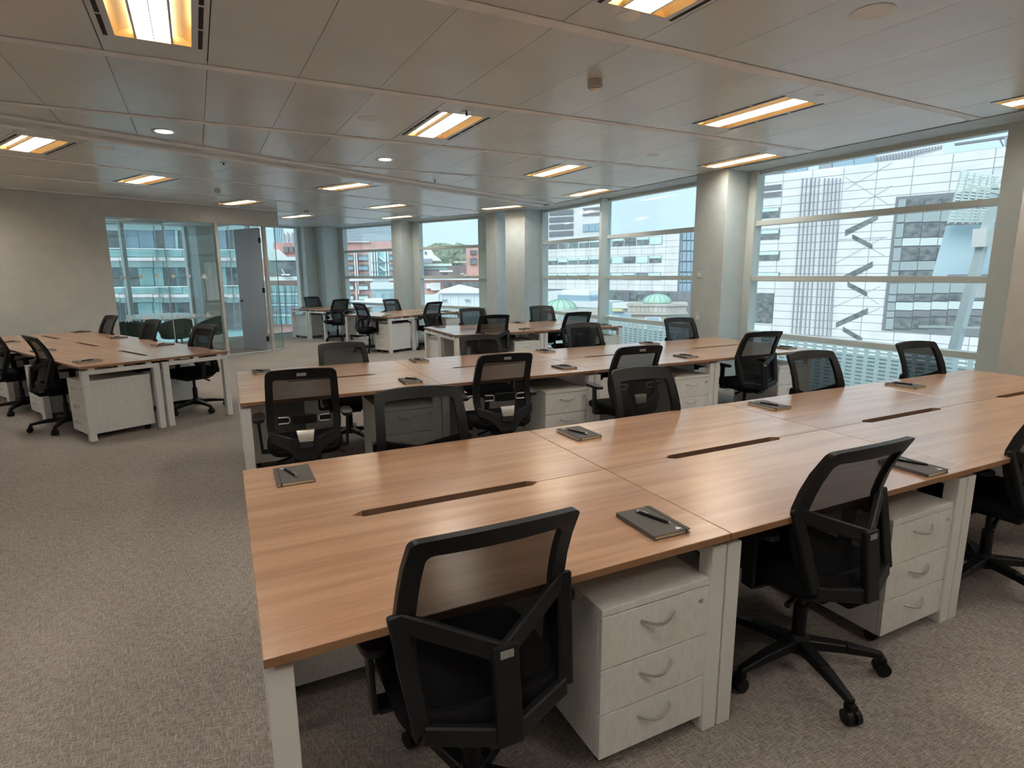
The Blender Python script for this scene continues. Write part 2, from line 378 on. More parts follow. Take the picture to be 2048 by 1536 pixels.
def near_far(p):
    d = (Vector((p[0],p[1],0))-Vector((CAM.x,CAM.y,0))); return d.length
allp = [(EN(e,n,H), TH1, 'wing1') for e, n in LP1]+[(UVW(u,v,H), TH2, 'wing2') for u, v in LP2]
allp.sort(key=lambda a: near_far(a[0]))
named = [((300,30), 'big lit recessed ceiling light in the top left corner'), ((1330,0), 'recessed ceiling light cut by the top edge of the picture'),
 ((885,250), 'lit recessed ceiling light with air slots, centre of the ceiling'), ((1515,225), 'long lit recessed ceiling light right of the smoke detector'),
 ((1475,325), 'recessed ceiling light just above the square switch pillar'), ((1095,345), 'recessed ceiling light between the smoke detector and the bend pillars'),
 ((1150,388), 'small recessed ceiling light near the bend of the window wall'), ((2030,203), 'recessed ceiling light at the right edge above the big window'),
 ((285,360), 'recessed ceiling light above the left wall'), ((465,408), 'recessed ceiling light close to the bulkhead over the glass partition'),
 ((690,375), 'recessed ceiling light just behind the diagonal ceiling band'), ((760,414), 'far recessed ceiling light above the pillar between distant windows'),
 ((1000,417), 'far recessed ceiling light above the bend pillars'), ((590,433), 'farthest recessed ceiling light beyond the bulkhead end'), ((0,270), 'recessed ceiling light at the left edge of the picture')]
def to_px(P):
    q = P-CAM; z = q.dot(FWD)
    if z < .05: return None
    return (1024+FPX*q.dot(RGT)/z, 768-FPX*q.dot(UPV)/z)
free = list(named)
for P, a, w in allp:
    q = to_px(P); best = None
    if q:
        c = [(math.hypot(q[0]-n[0][0], q[1]-n[0][1]), n) for n in free]
        if c: best = min(c, key=lambda t: t[0])
    if best and best[0] < 90: L_ = best[1][1]; free.remove(best[1])
    else: L_ = 'recessed office ceiling light outside the picture'
    place(LT, P, a, L_, 'ceiling light', 'recessed ceiling lights')
# small ceiling fittings
def disc(px, py, r, label, cat='ceiling disc', name='ceiling_disc', mat='ceiling_rail', drop=.003):
    P = px_z(px, py, H); o = MB().lathe([(r*.99, -drop), (r, 0)], 28).build(name, mat, loc=P)
    return tag(o, label, cat, 'round ceiling plates' if name == 'ceiling_disc' else None)
disc(737,237,.085,'round grey ceiling plate left of the central ceiling light')
disc(1745,24,.10,'large round pale ceiling plate at the top right')
disc(1256,32,.06,'small round ceiling plate by the light at the top edge')
disc(212,297,.075,'round white ceiling plate left of the lit downlights')
disc(740,335,.065,'round white ceiling plate below the farther downlight')
disc(1307,310,.075,'round white ceiling plate left of the pillar light')
def downlight(px, py, label):
    P = px_z(px, py, H); t = thing('downlight', label, 'downlight', P, 0, 'round downlights')
    MB().lathe([(.085,.0),(.10,-.004),(.10,.0)], 28).build('trim_ring', 'silver', t, smooth=True)
    m = MB(); m.loft([[((r)*math.cos(2*math.pi*k/24), r*math.sin(2*math.pi*k/24), z) for k in range(24)] for r, z in ((.086,-.003),(.06,-.0015))], cap=False); m.build('cone', 'louvre_blade', t, smooth=True)
    MB().lathe([(.07,-.0035),(.07,-.002)], 24).build('lamp', 'lamp_white', t)
downlight(328,263,'lit round downlight nearest the left side'); downlight(770,319,'lit round downlight below the central ceiling light')
def smoke(px, py, label, s=1):
    P = px_z(px, py, H); t = thing('smoke_detector', label, 'smoke detector', P, 0, 'smoke detectors')
    MB().lathe([(.048*s,0),(.048*s,-.03*s),(.05*s,-.032*s),(.05*s,-.045*s),(.042*s,-.05*s)], 24).build('base', 'paint', t, smooth=True)
    MB().lathe([(.034*s,-.05*s),(.036*s,-.058*s),(.028*s,-.068*s),(.012*s,-.07*s)], 24).build('sensor', 'silver_satin', t, smooth=True)
smoke(1190,160,'smoke detector hanging between the two largest lit ceiling lights'); smoke(613,421,'tiny far smoke detector beyond the bulkhead end')
smoke(435,379,'dark rimmed detector on the ceiling above the glass partition', .9)
def sprinkler(px, py, label):
    P = px_z(px, py, H); t = thing('sprinkler', label, 'sprinkler', P, 0, 'ceiling sprinklers')
    MB().lathe([(.04,0),(.036,-.006),(.015,-.008)], 20).build('rose', 'silver', t, smooth=True)
    MB().tube([(0,0,-.008),(0,0,-.03)], .008).build('stem', 'black_plastic', t); MB().lathe([(.016,-.03),(.016,-.033)], 12).build('deflector', 'silver', t)
sprinkler(933,223,'sprinkler head at the corner of the central ceiling light'); sprinkler(447,325,'sprinkler head behind the diagonal ceiling band on the left')
sprinkler(870,360,'sprinkler head just in front of the diagonal ceiling band')

# ------------------------------------------------------------------ windows
ZT, ZM, ZS = 2.165, 1.478, .785
def window(name, ang, g, s0, s1, mull, label, flip=False, sill=True, transoms=True, bottom=True, j0=.10, j1=.10):
    """window wall unit in a rotated frame: glass at depth g, running s0..s1 along the wall; flip = wall runs along local x"""
    t = struct(bpy.data.objects.new(name, None), label); COL.objects.link(t); t.rotation_euler.z = ang
    def B(m, d0, d1, a, b, z0, z1):
        return m.box(d0, d1, a, b, z0, z1) if not flip else m.box(a, b, d0, d1, z0, z1)
    def part(nm, mat, *a, bev=.004): return B(MB(), *a).build(nm, mat, t, bevel=bev)
    edges = [s0]+list(mull)+[s1]
    for i in range(len(edges)-1):
        a, b = edges[i]+(.03 if i else j0*.5), edges[i+1]-(.03 if i < len(edges)-2 else j1*.5)
        zs = [(ZS, ZM), (ZM, ZT), (ZT, H-.05)] if transoms else [(ZS if sill else .03, H-.05)]
        if bottom and sill: zs = [(.03, ZS)]+zs
        for z0, z1 in zs: part('pane', 'window_glass', g-.004, g+.004, a, b, z0, z1, bev=0)
        if transoms:
            for z, h in ((ZT,.032), (ZM,.032)): part('transom', 'frame_white', g-.07, g+.045, a, b, z-h, z+h)
        if sill: part('sill', 'frame_white', g-.075, g+.045, a, b, ZS-.045, ZS+.02)
        part('bottom_rail', 'frame_white', g-.05, g+.04, a, b, 0, .05)
        part('head', 'frame_white', g-.05, g+.045, a, b, H-.055, H)
    part('jamb', 'frame_white', g-.09, g+.05, s0, s0+j0, 0, H); part('jamb', 'frame_white', g-.09, g+.05, s1-j1, s1, 0, H)
    for s in mull:
        part('mullion', 'frame_white', g-.06, g+.05, s-.035, s+.035, 0, H); part('mullion_fin', 'frame_white', g-.20, g-.06, s-.09, s-.03, 0, H)
    return t
window('window_1', TH1, EG, 1.10, 4.20, [], 'big three-light window with the white clad building outside', j0=.33, j1=.17)
window('window_2', TH1, EG, 4.60, 9.35, [7.20], 'pair of windows between the switch pillar and the bend pillars')
window('window_3', TH2, UG, 7.0, 9.72, [], 'window with mostly sky in its top light', j1=.22)
bx(UG+.07, UG+.40, 7.2, 7.74, 0, H).build('outer_fin', 'ext_white', bpy.data.objects['window_3'])
window('window_4', TH2, UG, 10.0, 12.66, [], 'window facing the terracotta block and lattice screen', j1=.2)
window('window_5', TH2, VG, 3.0, 5.9, [4.55], 'far window of the meeting room', flip=True, transoms=False, sill=False)
window('window_6', TH2, VG, 6.3, 8.8, [7.35], 'far full height window behind the open door', flip=True, transoms=False, sill=False, j1=.12)

# slotted pale screens outside, below the sills
def screen(L, hgt, px=.13, pz=.044, sx=.085, sz=.019):
    m = MB(); nx = int(L/px); nz = int(hgt/pz); th = .012
    xs = [0]; zs = [0]
    for i in range(nx): xs += [i*px+(px-sx)/2, i*px+(px+sx)/2]
    xs.append(nx*px)
    for i in range(nz): zs += [i*pz+(pz-sz)/2, i*pz+(pz+sz)/2]
    zs.append(nz*pz); W_, Hh = len(xs), len(zs)
    for y in (0, th): m.v += [Vector((x, y, z)) for z in zs for x in xs]
    K = W_*Hh
    def solid(i, j): return 0 <= i < W_-1 and 0 <= j < Hh-1 and not (i % 2 == 1 and j % 2 == 1)
    for j in range(Hh-1):
        for i in range(W_-1):
            if not solid(i, j): continue
            a, b, c, d = j*W_+i, j*W_+i+1, (j+1)*W_+i+1, (j+1)*W_+i
            m.f += [(a,b,c,d), (K+d,K+c,K+b,K+a)]
            for p, q, ok in ((a,b,solid(i,j-1)), (b,c,solid(i+1,j)), (c,d,solid(i,j+1)), (d,a,solid(i-1,j))):
                if not ok: m.f.append((p, q, K+q, K+p))
    return m
def put_screen(P, ang, L, hgt, label):
    o = screen(L, hgt).build('slotted_screen', 'mint_screen', loc=P, rz=ang); tag(o, label, 'screen', 'slotted screens below the sills')
put_screen(EN(EG+.32, 1.12, -.28), TH1+R(90), 3.1, 1.03, 'pale mint slotted screen outside the big right window')
put_screen(EN(EG+.32, 4.6, -.28), TH1+R(90), 4.75, 1.03, 'pale mint slotted screen outside the two windows left of the switch pillar')
put_screen(UVW(UG+.32, 7.0, -.28), TH2+R(90), 2.7, 1.03, 'pale slotted screen outside the sky-filled window')
put_screen(UVW(UG+.32, 10.0, -.28), TH2+R(90), 2.7, .95, 'pale slotted screen outside the terracotta-facing window')

ledge = struct(MB().prism([xy(EN(EG+.06,-3)), xy(EN(EG+2.4,-3)), meet(E_,EG+2.4,U_,UG+2.4), meet(U_,UG+2.4,V_,VG), meet(U_,UG+.06,V_,VG), meet(E_,EG+.06,U_,UG+.06)], -.5, -.30).build('added_ledge', 'ext_roof'), 'added grey ledge outside the windows, darkening the screen slots')  # ledge added behind the screens to darken the view through their slots
for a_, b_, nm in ((EN(EG+1.5,-3), EN(EG+1.5,9.3), 1), (UVW(UG+1.5,6.6), UVW(UG+1.5,13), 2)):
    d_ = (b_-a_); bx(0, d_.length, -.06, .06, -.3, .42).build('parapet', 'ext_roof', ledge, loc=(a_.x, a_.y, 0), rz=math.atan2(d_.y, d_.x))  # parapets likewise added, hidden below sill level, so the slots look darker
# wall switches on the pillar
def switch(n, z, h, label):
    t = thing('wall_switch', label, 'switch', EN(5.899, n, z), TH1, 'pillar wall switches')
    bx(-.012, 0, -.043, .043, -h/2, h/2).build('plate', 'frame_white', t, bevel=.003); bx(-.016, -.012, -.02, .02, -h*.2, h*.2).build('rocker', 'print_white', t, bevel=.001)
switch(4.52, 1.53, .09, 'upper white thermostat switch on the square pillar'); switch(4.52, .96, .15, 'lower white switch plate on the square pillar')

# ------------------------------------------------------------------ glazed meeting room front
def glass_pane(name, label, u0, u1, v0, v1, z0=.02, z1=2.53):
    o = bx(u0, u1, v0, v1, z0, z1).build(name, 'partition_glass', rz=TH2); return struct(o, label)
g1 = glass_pane('glass_partition', 'left pane of the meeting room glass wall', 3.26, 4.135, WV+.05, WV+.062)
g2 = glass_pane('glass_partition', 'right pane of the meeting room glass wall by the door post', 4.145, 5.045, WV+.05, WV+.062)
g3 = glass_pane('glass_partition', 'narrow glass sidelight right of the open door', 6.075, 6.285, WV+.05, WV+.062)
g4 = glass_pane('glass_partition', 'side glass wall of the meeting room', 6.275, 6.287, WV+.066, 12.7)
bx(6.284, 6.289, WV+.046, WV+.066, .02, 2.53).build('glass_edge', 'glass_edge', g3); bx(4.135, 4.145, WV+.05, WV+.062, .02, 2.53).build('glass_joint', 'frame_white', g2)
struct(bx(3.26, 6.29, WV+.03, WV+.08, 0, .02).build('trim_2', 'frame_white', rz=TH2), 'white floor track of the glass wall')
def bee(s):      # small flat bee-like emblem
    m = MB()
    def ell(cx, cz, a, b, rot=0, n=14):
        vs = []
        for k in range(n):
            x, z = a*math.cos(2*math.pi*k/n), b*math.sin(2*math.pi*k/n); vs.append((s*(cx+x*math.cos(rot)-z*math.sin(rot)), s*(cz+x*math.sin(rot)+z*math.cos(rot))))
        return vs
    shapes = [ell(0,.18,.13,.13), ell(0,-.22,.12,.22), ell(-.27,-.16,.13,.28,R(-32)), ell(.27,-.16,.13,.28,R(32))]
    for sgn in (-1, 1): shapes.append([(s*sgn*.05,s*.28),(s*sgn*.09,s*.28),(s*sgn*.2,s*.5),(s*sgn*.15,s*.5)])
    return m, shapes
def flat(shapes, th=.0006):
    m = MB()
    for p in shapes: m.prism(p, 0, th)
    return m
def on_glass(m): m.v = [Vector((v.x, -v.z, v.y)) for v in m.v]; return m
for z in (1.55, .83):
    for u in (3.42, 4.77):
        on_glass(flat(bee(.13)[1], .002)).build('bee_emblem', 'manifest', g1 if u < 4.1 else g2, loc=(u, WV+.05, z))
    for k in range(1, 5):
        u = 3.42+.27*k; q = [(.035*math.cos(2*math.pi*i/18), .035*math.sin(2*math.pi*i/18)) for i in range(18)]
        on_glass(flat([q], .002)).build('dot', 'manifest', g1 if u < 4.13 else g2, loc=(u, WV+.05, z))
    on_glass(flat([[(.035*math.cos(2*math.pi*i/18), .035*math.sin(2*math.pi*i/18)) for i in range(18)]], .002)).build('dot', 'manifest', g3, loc=(6.18, WV+.05, z))
    for k in range(7):
        o = on_glass(flat([[(.035*math.cos(2*math.pi*i/18), .035*math.sin(2*math.pi*i/18)) for i in range(18)]], .002)).build('dot', 'manifest', g4, loc=(6.274, WV+.5+.32*k, z)); o.rotation_euler.z = R(90)
# door frame and open door
fr = tag(MB().box(5.045, 5.10, WV+.01, WV+.10, 0, 2.53).build('door_post', 'paint', rz=TH2, bevel=.003), 'slim pale door post between glass wall and doorway', kind='structure')
fr2 = tag(MB().box(6.02, 6.075, WV+.01, WV+.10, 0, 2.53).build('door_post', 'paint', rz=TH2, bevel=.003), 'slim pale hinge post between open door and sidelight', kind='structure')
door = struct(bpy.data.objects.new('door_1', None), 'pale grey door standing open into the meeting room'); COL.objects.link(door)
door.location = UVW(6.00, WV+.10, 0); door.rotation_euler.z = TH2+R(93)
bx(0, .88, 0, .045, .008, 2.50).build('leaf', 'door_grey', door, bevel=.002)
for z in (.25, 1.25, 2.25): bx(-.022, .012, .01, .055, z-.05, z+.05).build('hinge', 'black_plastic', door, bevel=.002)
for y, s in ((.045, 1), (0, -1)):
    h = MB().tube([(.80, y, 1.02), (.80, y+s*.05, 1.02), (.69, y+s*.055, 1.02)], .009); h.build('lever_handle', 'black_plastic', door, smooth=True)
    r = MB().tube([(.80, y, 1.02), (.80, y+s*.008, 1.02)], .025, 16); r.build('rose', 'black_plastic', door)
# whiteboard on the meeting room column
wb = thing('wall_board', 'white sheet board on the meeting room column', 'board', UVW(6.10, 12.71, 1.0), TH2)
bx(-.16, .16, -.02, 0, 0, .85).build('board', 'print_white', wb, bevel=.003); bx(-.16, .16, -.03, -.02, -.03, 0).build('ledge', 'frame_white', wb)
# meeting table and tub chairs
for v_, l_ in ((11.0, 'added light brightening the meeting room, nearer the glass wall'), (12.3, 'added light brightening the meeting room, nearer the window')): place(LT, UVW(4.6, v_, 2.645), TH2+R(90), l_, 'ceiling light', 'recessed ceiling lights')  # both lights are added to brighten the meeting room and its table
tb = thing('meeting_table', 'white boat-shaped meeting table behind the glass', 'table', UVW(4.72, 12.0, 0), TH2+R(-12))
pts = []
for k in range(40):
    a = 2*math.pi*k/40; ex = .45; pts.append((.62*abs(math.cos(a))**.8*math.copysign(1, math.cos(a)), 1.05*abs(math.sin(a))**ex*math.copysign(1, math.sin(a))))
MB().prism(pts, .715, .74).build('table_top', 'table_white', tb, bevel=.004)
for sx in (-1, 1):
    for sy in (-1, 1): MB().tube([(sx*.32, sy*.6, .715), (sx*.42, sy*.78, 0)], [.028, .018]).build('leg', 'oak_leg', tb, smooth=True)
def tub_chair():
    t = thing('tub_chair', 'x', 'chair'); n = 24
    def shell(r0, z0, z1f, r1):
        rings = []
        for k in range(n+1):
            a = R(-205)+R(230)*k/n; f = math.sin(math.pi*k/n)
            h = z0+(z1f-z0)*(.45+.55*f); c, s = math.cos(a), math.sin(a)
            rings.append([Vector((r0*.86*c, r0*.86*s, z0)), Vector((r0*c, r0*s, z0+.12)), Vector((r1*c, r1*s, h)), Vector((r1*.9*c, r1*.9*s, h)), Vector((r0*.84*c, r0*.84*s, z0+.14))])
        return MB().loft(rings)
    shell(.27, .38, .76, .31).build('shell', 'tub_green', t, smooth=True)
    MB().lathe([(.20,.37),(.25,.40),(.25,.45),(.21,.475)], 24).build('seat', 'tub_green', t, smooth=True)
    MB().tube([(0,0,.08),(0,0,.38)], .025, 12).build('column', 'black_plastic', t, smooth=True)
    for k in range(4):
        a = R(45+90*k); MB().bar((0,0,.085), (.3*math.cos(a), .3*math.sin(a), .02), .04, .03, w1=.025, h1=.02).build('foot', 'black_plastic', t)
    return t
TC = tub_chair()
for (u, v, a), l in (((3.80, 11.05, -35), 'dark green tub chair at the near left of the meeting table'), ((4.40, 10.85, 0), 'dark green tub chair in the middle before the meeting table'),
                     ((5.12, 10.98, 25), 'dark green tub chair with a star base nearest the door post')):
    place(TC, UVW(u, v, 0), TH2+R(a), l, 'chair', 'tub chairs round the meeting table')

# ------------------------------------------------------------------ desks
DW, DD = 1.416, .71
def make_desk():
    t = thing('bench_desk', 'x', 'desk'); hx = DW/2-.002; y1 = DD-.002
    poly = [(-hx,0),(hx,0),(hx,y1),(.373,y1),(.335,y1-.026),(-.335,y1-.026),(-.373,y1),(-hx,y1)]
    m = MB().prism(poly, .7055, .73); m.build('desktop', 'wood', t, bevel=.0012, seg=1)
    m = MB().box(-hx-.0002, hx+.0002, -.0006, 0, .7065, .7285); m.build('front_edge', 'wood_edge', t)
    bx(-.334, .334, y1-.0265, y1-.0258, .706, .7295).build('slot_shade_strip', 'slot_shade', t)  # thin strip over the notch wall, its colour stands for slot shade
    for a, b in ((-hx-.0006, -hx), (hx, hx+.0006)): bx(a, b, 0, y1, .7065, .7285).build('side_edge', 'wood_edge', t)
    for s in (-1, 1):
        x0, x1 = (s*(hx-.062), s*(hx-.002)); x0, x1 = min(x0,x1), max(x0,x1)
        bx(x0, x1, .012, .072, 0, .685).build('leg', 'white_metal', t, bevel=.003)
        bx(x0, x1, y1-.072, y1-.012, 0, .685).build('leg', 'white_metal', t, bevel=.003)
        bx(x0, x1, .072, y1-.072, .645, .685).build('crossbar', 'white_metal', t, bevel=.003)
        for y in (.10, .35, .60): bx((x0+x1)/2-.02, (x0+x1)/2+.02, y-.025, y+.025, .685, .7055).build('spacer', 'white_metal', t)
    for y in (.22, .50): bx(-hx+.062, hx-.062, y-.02, y+.02, .66, .685).build('beam', 'white_metal', t)
    m = MB().box(-.5, .5, .56, .68, .585, .59); m.box(-.5, .5, .56, .565, .59, .66); m.box(-.5,-.49,.565,.68,.59,.685); m.box(.49,.5,.565,.68,.59,.685); m.build('cable_tray', 'black_plastic', t)
    return t
def make_pedestal():
    """origin at the floor centre of the front; front faces -y"""
    t = thing('drawer_pedestal', 'x', 'drawer unit'); w = .213
    bx(-w, w, .02, .59, .055, .552).build('body', 'white_laminate', t, bevel=.002)
    bx(-w-.001, w+.001, 0, .592, .553, .577).build('top', 'white_laminate', t, bevel=.002)
    zs = [(.374,.5495), (.216,.3695), (.057,.2115)]
    for i, (a, b) in enumerate(zs):
        d = bx(-w, w, 0, .018, a, b).build('drawer', 'white_laminate', t, bevel=.0015)
        zc = b-.055
        arc = [(-.064+.128*k/10, -.004-.024*math.sin(math.pi*k/10), zc-.012*math.sin(math.pi*k/10)+.006) for k in range(11)]
        MB().tube([(-.064,0,zc+.006)]+arc+[(.064,0,zc+.006)], .0052, 8).build('handle', 'silver', d, smooth=True)
        if i == 0: MB().tube([(w-.035,0,zc+.012),(w-.035,-.006,zc+.012)], .009, 14).build('lock', 'silver', d, smooth=True)
    for x in (-.17, .17):
        for y in (.06, .53): MB().tube([(x-.013,y,.027),(x+.013,y,.027)], .027, 14).box(x-.017,x+.017,y-.02,y+.02,.03,.055).build('caster', 'black_plastic', t)
    return t
DESK, PED = make_desk(), make_pedestal()
def notebook_proto():
    t = thing('notebook', 'x', 'notebook'); w, l = .0725, .106
    m = MB().box(-w, w, -l, l, 0, .0022); m.box(-w, w, -l, l, .0125, .0147); m.box(-w-.001, -w+.0022, -l, l, 0, .0147); m.build('cover', 'cover', t, bevel=.0012)
    bx(-w+.002, w-.003, -l+.003, l-.003, .0022, .0125).build('pages', 'pages', t)
    m = MB().box(w-.020, w-.014, -l-.0006, l+.0006, .0147, .0153); m.box(w-.020, w-.014, -l-.0012, -l, 0, .0153); m.box(w-.020, w-.014, l, l+.0012, 0, .0153); m.build('elastic_band', 'elastic', t)
    sh = flat(bee(.022)[1], .0003); sh.build('bee_emblem', 'print_white', t, loc=(w-.036, -l+.022, .0147))
    return t
def pen_proto():
    t = thing('ballpoint_pen', 'x', 'pen')
    MB().tube([(0,-.062,.005),(0,-.05,.005),(0,.01,.005),(0,.055,.005)], [.0022,.0048,.0052,.0050], 10).build('barrel', 'black_plastic', t, smooth=True)
    MB().tube([(0,.055,.005),(0,.068,.005)], .0042, 10).build('cap', 'silver', t, smooth=True)
    MB().tube([(0,-.07,.005),(0,-.062,.005)], [.0008,.0022], 8).build('tip', 'silver', t, smooth=True)
    bx(-.002, .002, .02, .066, .0105, .0125).build('clip', 'silver', t)
    return t
NB, PEN = notebook_proto(), pen_proto()
rnd = random.Random(4)
def desk_set(center, ang, where, ped=True, book=True, bookpos=(.522,.172), pedpos=None, bang=0):
    """center = middle of the desk's user edge on the floor; ang = direction the user faces is local +y"""
    P = Vector((center[0], center[1], 0))
    place(DESK, P, ang, f'wood-topped desk, {where}', 'desk', 'bench desks')
    def loc(x, y, z=0): v = rot2(ang, x, y); return P+Vector((v.x, v.y, z))
    if ped: place(PED, loc(*(pedpos or (.432,.022))), ang, f'white drawer pedestal under desk, {where}', 'drawer unit', 'drawer pedestals')
    if book:
        b = rnd.uniform(-2.5, 2.5)+bang; q = loc(*bookpos, .7302)
        place(NB, q, ang+R(b), f'dark grey notebook on desk, {where}', 'notebook', 'notebooks on the desks')
        pa = ang+R(b+rnd.choice([18, 24, 30])); off = rot2(ang, .012, rnd.uniform(-.01, .02))
        place(PEN, q+Vector((off.x, off.y, .0150)), pa, f'pen on notebook, {where}', 'pen', 'pens on the notebooks')
PI = math.pi
for i in range(4):      # front row
    desk_set((DW*(i+.5), 0), 0, f'{ORD[i]} from left, near side of front row', ped=i < 2, book=i < 3, bookpos=(.522,.172) if i != 1 else (.48,.12))
    desk_set((DW*(i+.5), 2*DD), PI, f'{ORD[i]} from left, far side of front row', ped=i < 2, bookpos=(.515,.19))
for i in range(4):      # second row
    desk_set((.028+DW*(i+.5), 2.914), 0, f'{ORD[i]} from left, near side of second row', bookpos=(.53,.235))
    desk_set((.028+DW*(i+.5), 2.914+2*DD), PI, f'{ORD[i]} from left, far side of second row', bookpos=(.5,.15))
for i in range(2):      # third row
    desk_set((2.82+DW*(i+.5), 6.28), 0, f'{ORD[i]} from left, near side of third row', bookpos=(.5,.2))
    desk_set((2.82+DW*(i+.5), 6.28+2*DD), PI, f'{ORD[i]} from left, far side of third row', bookpos=(.5,.15))
U0, V0 = 1.235, 5.345
for i in range(3):      # left block, long axis away from the camera
    c = UVW(U0, V0+DW*(i+.5)); desk_set(c, TH2-PI/2, f'{ORD[i]} from the camera, left side of left block', bookpos=(.36,.18), book=True)
    c = UVW(U0+2*DD, V0+DW*(i+.5)); desk_set(c, TH2+PI/2, f'{ORD[i]} from the camera, right side of left block', bookpos=(.5,.2))
desk_set(UVW(7.1, 7.78+DW/2), TH2-PI/2, 'standing crosswise at the left of the far group', bookpos=(.5,.16))
desk_set(UVW(7.1+DD+DW/2, 7.78), TH2, 'near side of the far group before the sky-filled window', bookpos=(.4,.2))
desk_set(UVW(7.1+DD+DW/2, 7.78+2*DD), TH2+PI, 'far side of the far group before the sky-filled window', bookpos=(.45,.2))
desk_set(UVW(7.76+DW/2, 10.84), TH2, 'near side of the farthest pair in the corner', bookpos=(.45,.2))
desk_set(UVW(7.76+DW/2, 10.84+2*DD), TH2+PI, 'far side of the farthest pair in the corner', bookpos=(.45,.2))

# ------------------------------------------------------------------ task chairs (hub at origin, user faces +y)
YP = [(.40,-.215), (.45,-.205), (.52,-.185), (.60,-.158), (.68,-.138), (.74,-.138), (.82,-.160), (.90,-.195), (.985,-.245), (1.05,-.285)]
def yz(z):
    for i in range(1, len(YP)-2):
        if z <= YP[i+1][0]: break
    (z0,y0),(z1,y1),(z2,y2),(z3,y3) = YP[i-1:i+3] if i >= 1 else YP[:4]
    t = (z-z1)/(z2-z1)
    return .5*((2*y1)+(-y0+y2)*t+(2*y0-5*y1+4*y2-y3)*t*t+(-y0+3*y1-3*y2+y3)*t**3)
ZB, ZTOP = .455, .985
def hw(z, k):
    p = [(.45,.200),(.52,.226),(.62,.240),(.74,.238),(.90,.228),(.99,.220)] if k == 'A' else [(.45,.185),(.52,.215),(.60,.228),(.74,.226),(.90,.218),(.99,.208)]
    for (z0,a),(z1,b) in zip(p, p[1:]):
        if z <= z1: return a+(b-a)*max(0,(z-z0)/(z1-z0))
    return p[-1][1]
def S(s, z, k, off=0):
    return Vector((s*hw(z,k), yz(z)+.032*s*s+off, z+.012*(1-s*s)*max(0,(z-.9)/.085)))
def loop(a, z0, z1, rs, rz, nc=5, ne=7):
    pts = []
    cs = [(a-rs, z0+rz, -90), (a-rs, z1-rz, 0), (-a+rs, z1-rz, 90), (-a+rs, z0+rz, 180)]
    for i, (cx, cz, st) in enumerate(cs):
        for q in range(nc+1):
            an = R(st+90*q/nc); pts.append((cx+rs*math.cos(an), cz+rz*math.sin(an)))
        nx = cs[(i+1) % 4]; an = R(nx[2]); e = (nx[0]+rs*math.cos(an), nx[1]+rz*math.sin(an)); s0 = pts[-1]
        for q in range(1, ne): pts.append((s0[0]+(e[0]-s0[0])*q/ne, s0[1]+(e[1]-s0[1])*q/ne))
    return pts
def ring(out, inn, k, o0, o1):
    n = len(out)
    A = [S(s,z,k,o0) for s,z in out]; B = [S(s,z,k,o1) for s,z in out]; C = [S(s,z,k,o1) for s,z in inn]; D = [S(s,z,k,o0) for s,z in inn]
    m = MB(); m.v = A+B+C+D
    for i in range(n):
        j = (i+1) % n
        for a, b in ((0,1),(1,2),(2,3),(3,0)): m.f.append((a*n+i, a*n+j, b*n+j, b*n+i))
    return m
def chair_base(t, lift=0):
    MB().lathe([(.045,.075),(.048,.10),(.040,.135),(.030,.145)], 18).build('hub', 'black_plastic', t, smooth=True)
    for q in range(5):
        a = R(90+18+72*q); c, s = math.cos(a), math.sin(a)
        MB().bar((.02*c,.02*s,.108), (.175*c,.175*s,.100), .052, .044, w1=.042, h1=.036).bar((.175*c,.175*s,.100), (.315*c,.315*s,.080), .042, .036, w1=.028, h1=.024).build('spoke', 'black_plastic', t, bevel=.004, seg=1)
        P = Vector((.305*c, .305*s, 0)); d = Vector((-s, c, 0)); f = Vector((c, s, 0))*.012
        m = MB()
        for sg in (-1, 1): m.tube([P+f+d*sg*.006+Vector((0,0,.028)), P+f+d*sg*.026+Vector((0,0,.028))], .0275, 16)
        m.bar(P+f*.5+Vector((0,0,.040)), P+f*.5+Vector((0,0,.072)), .034, .030, up=d); m.build('caster', 'black_plastic', t)
    MB().tube([(0,0,.14),(0,0,.27),(0,0,.271),(0,0,.38+lift)], [.026,.026,.016,.016], 14).build('gas_column', 'black_plastic', t, smooth=True)
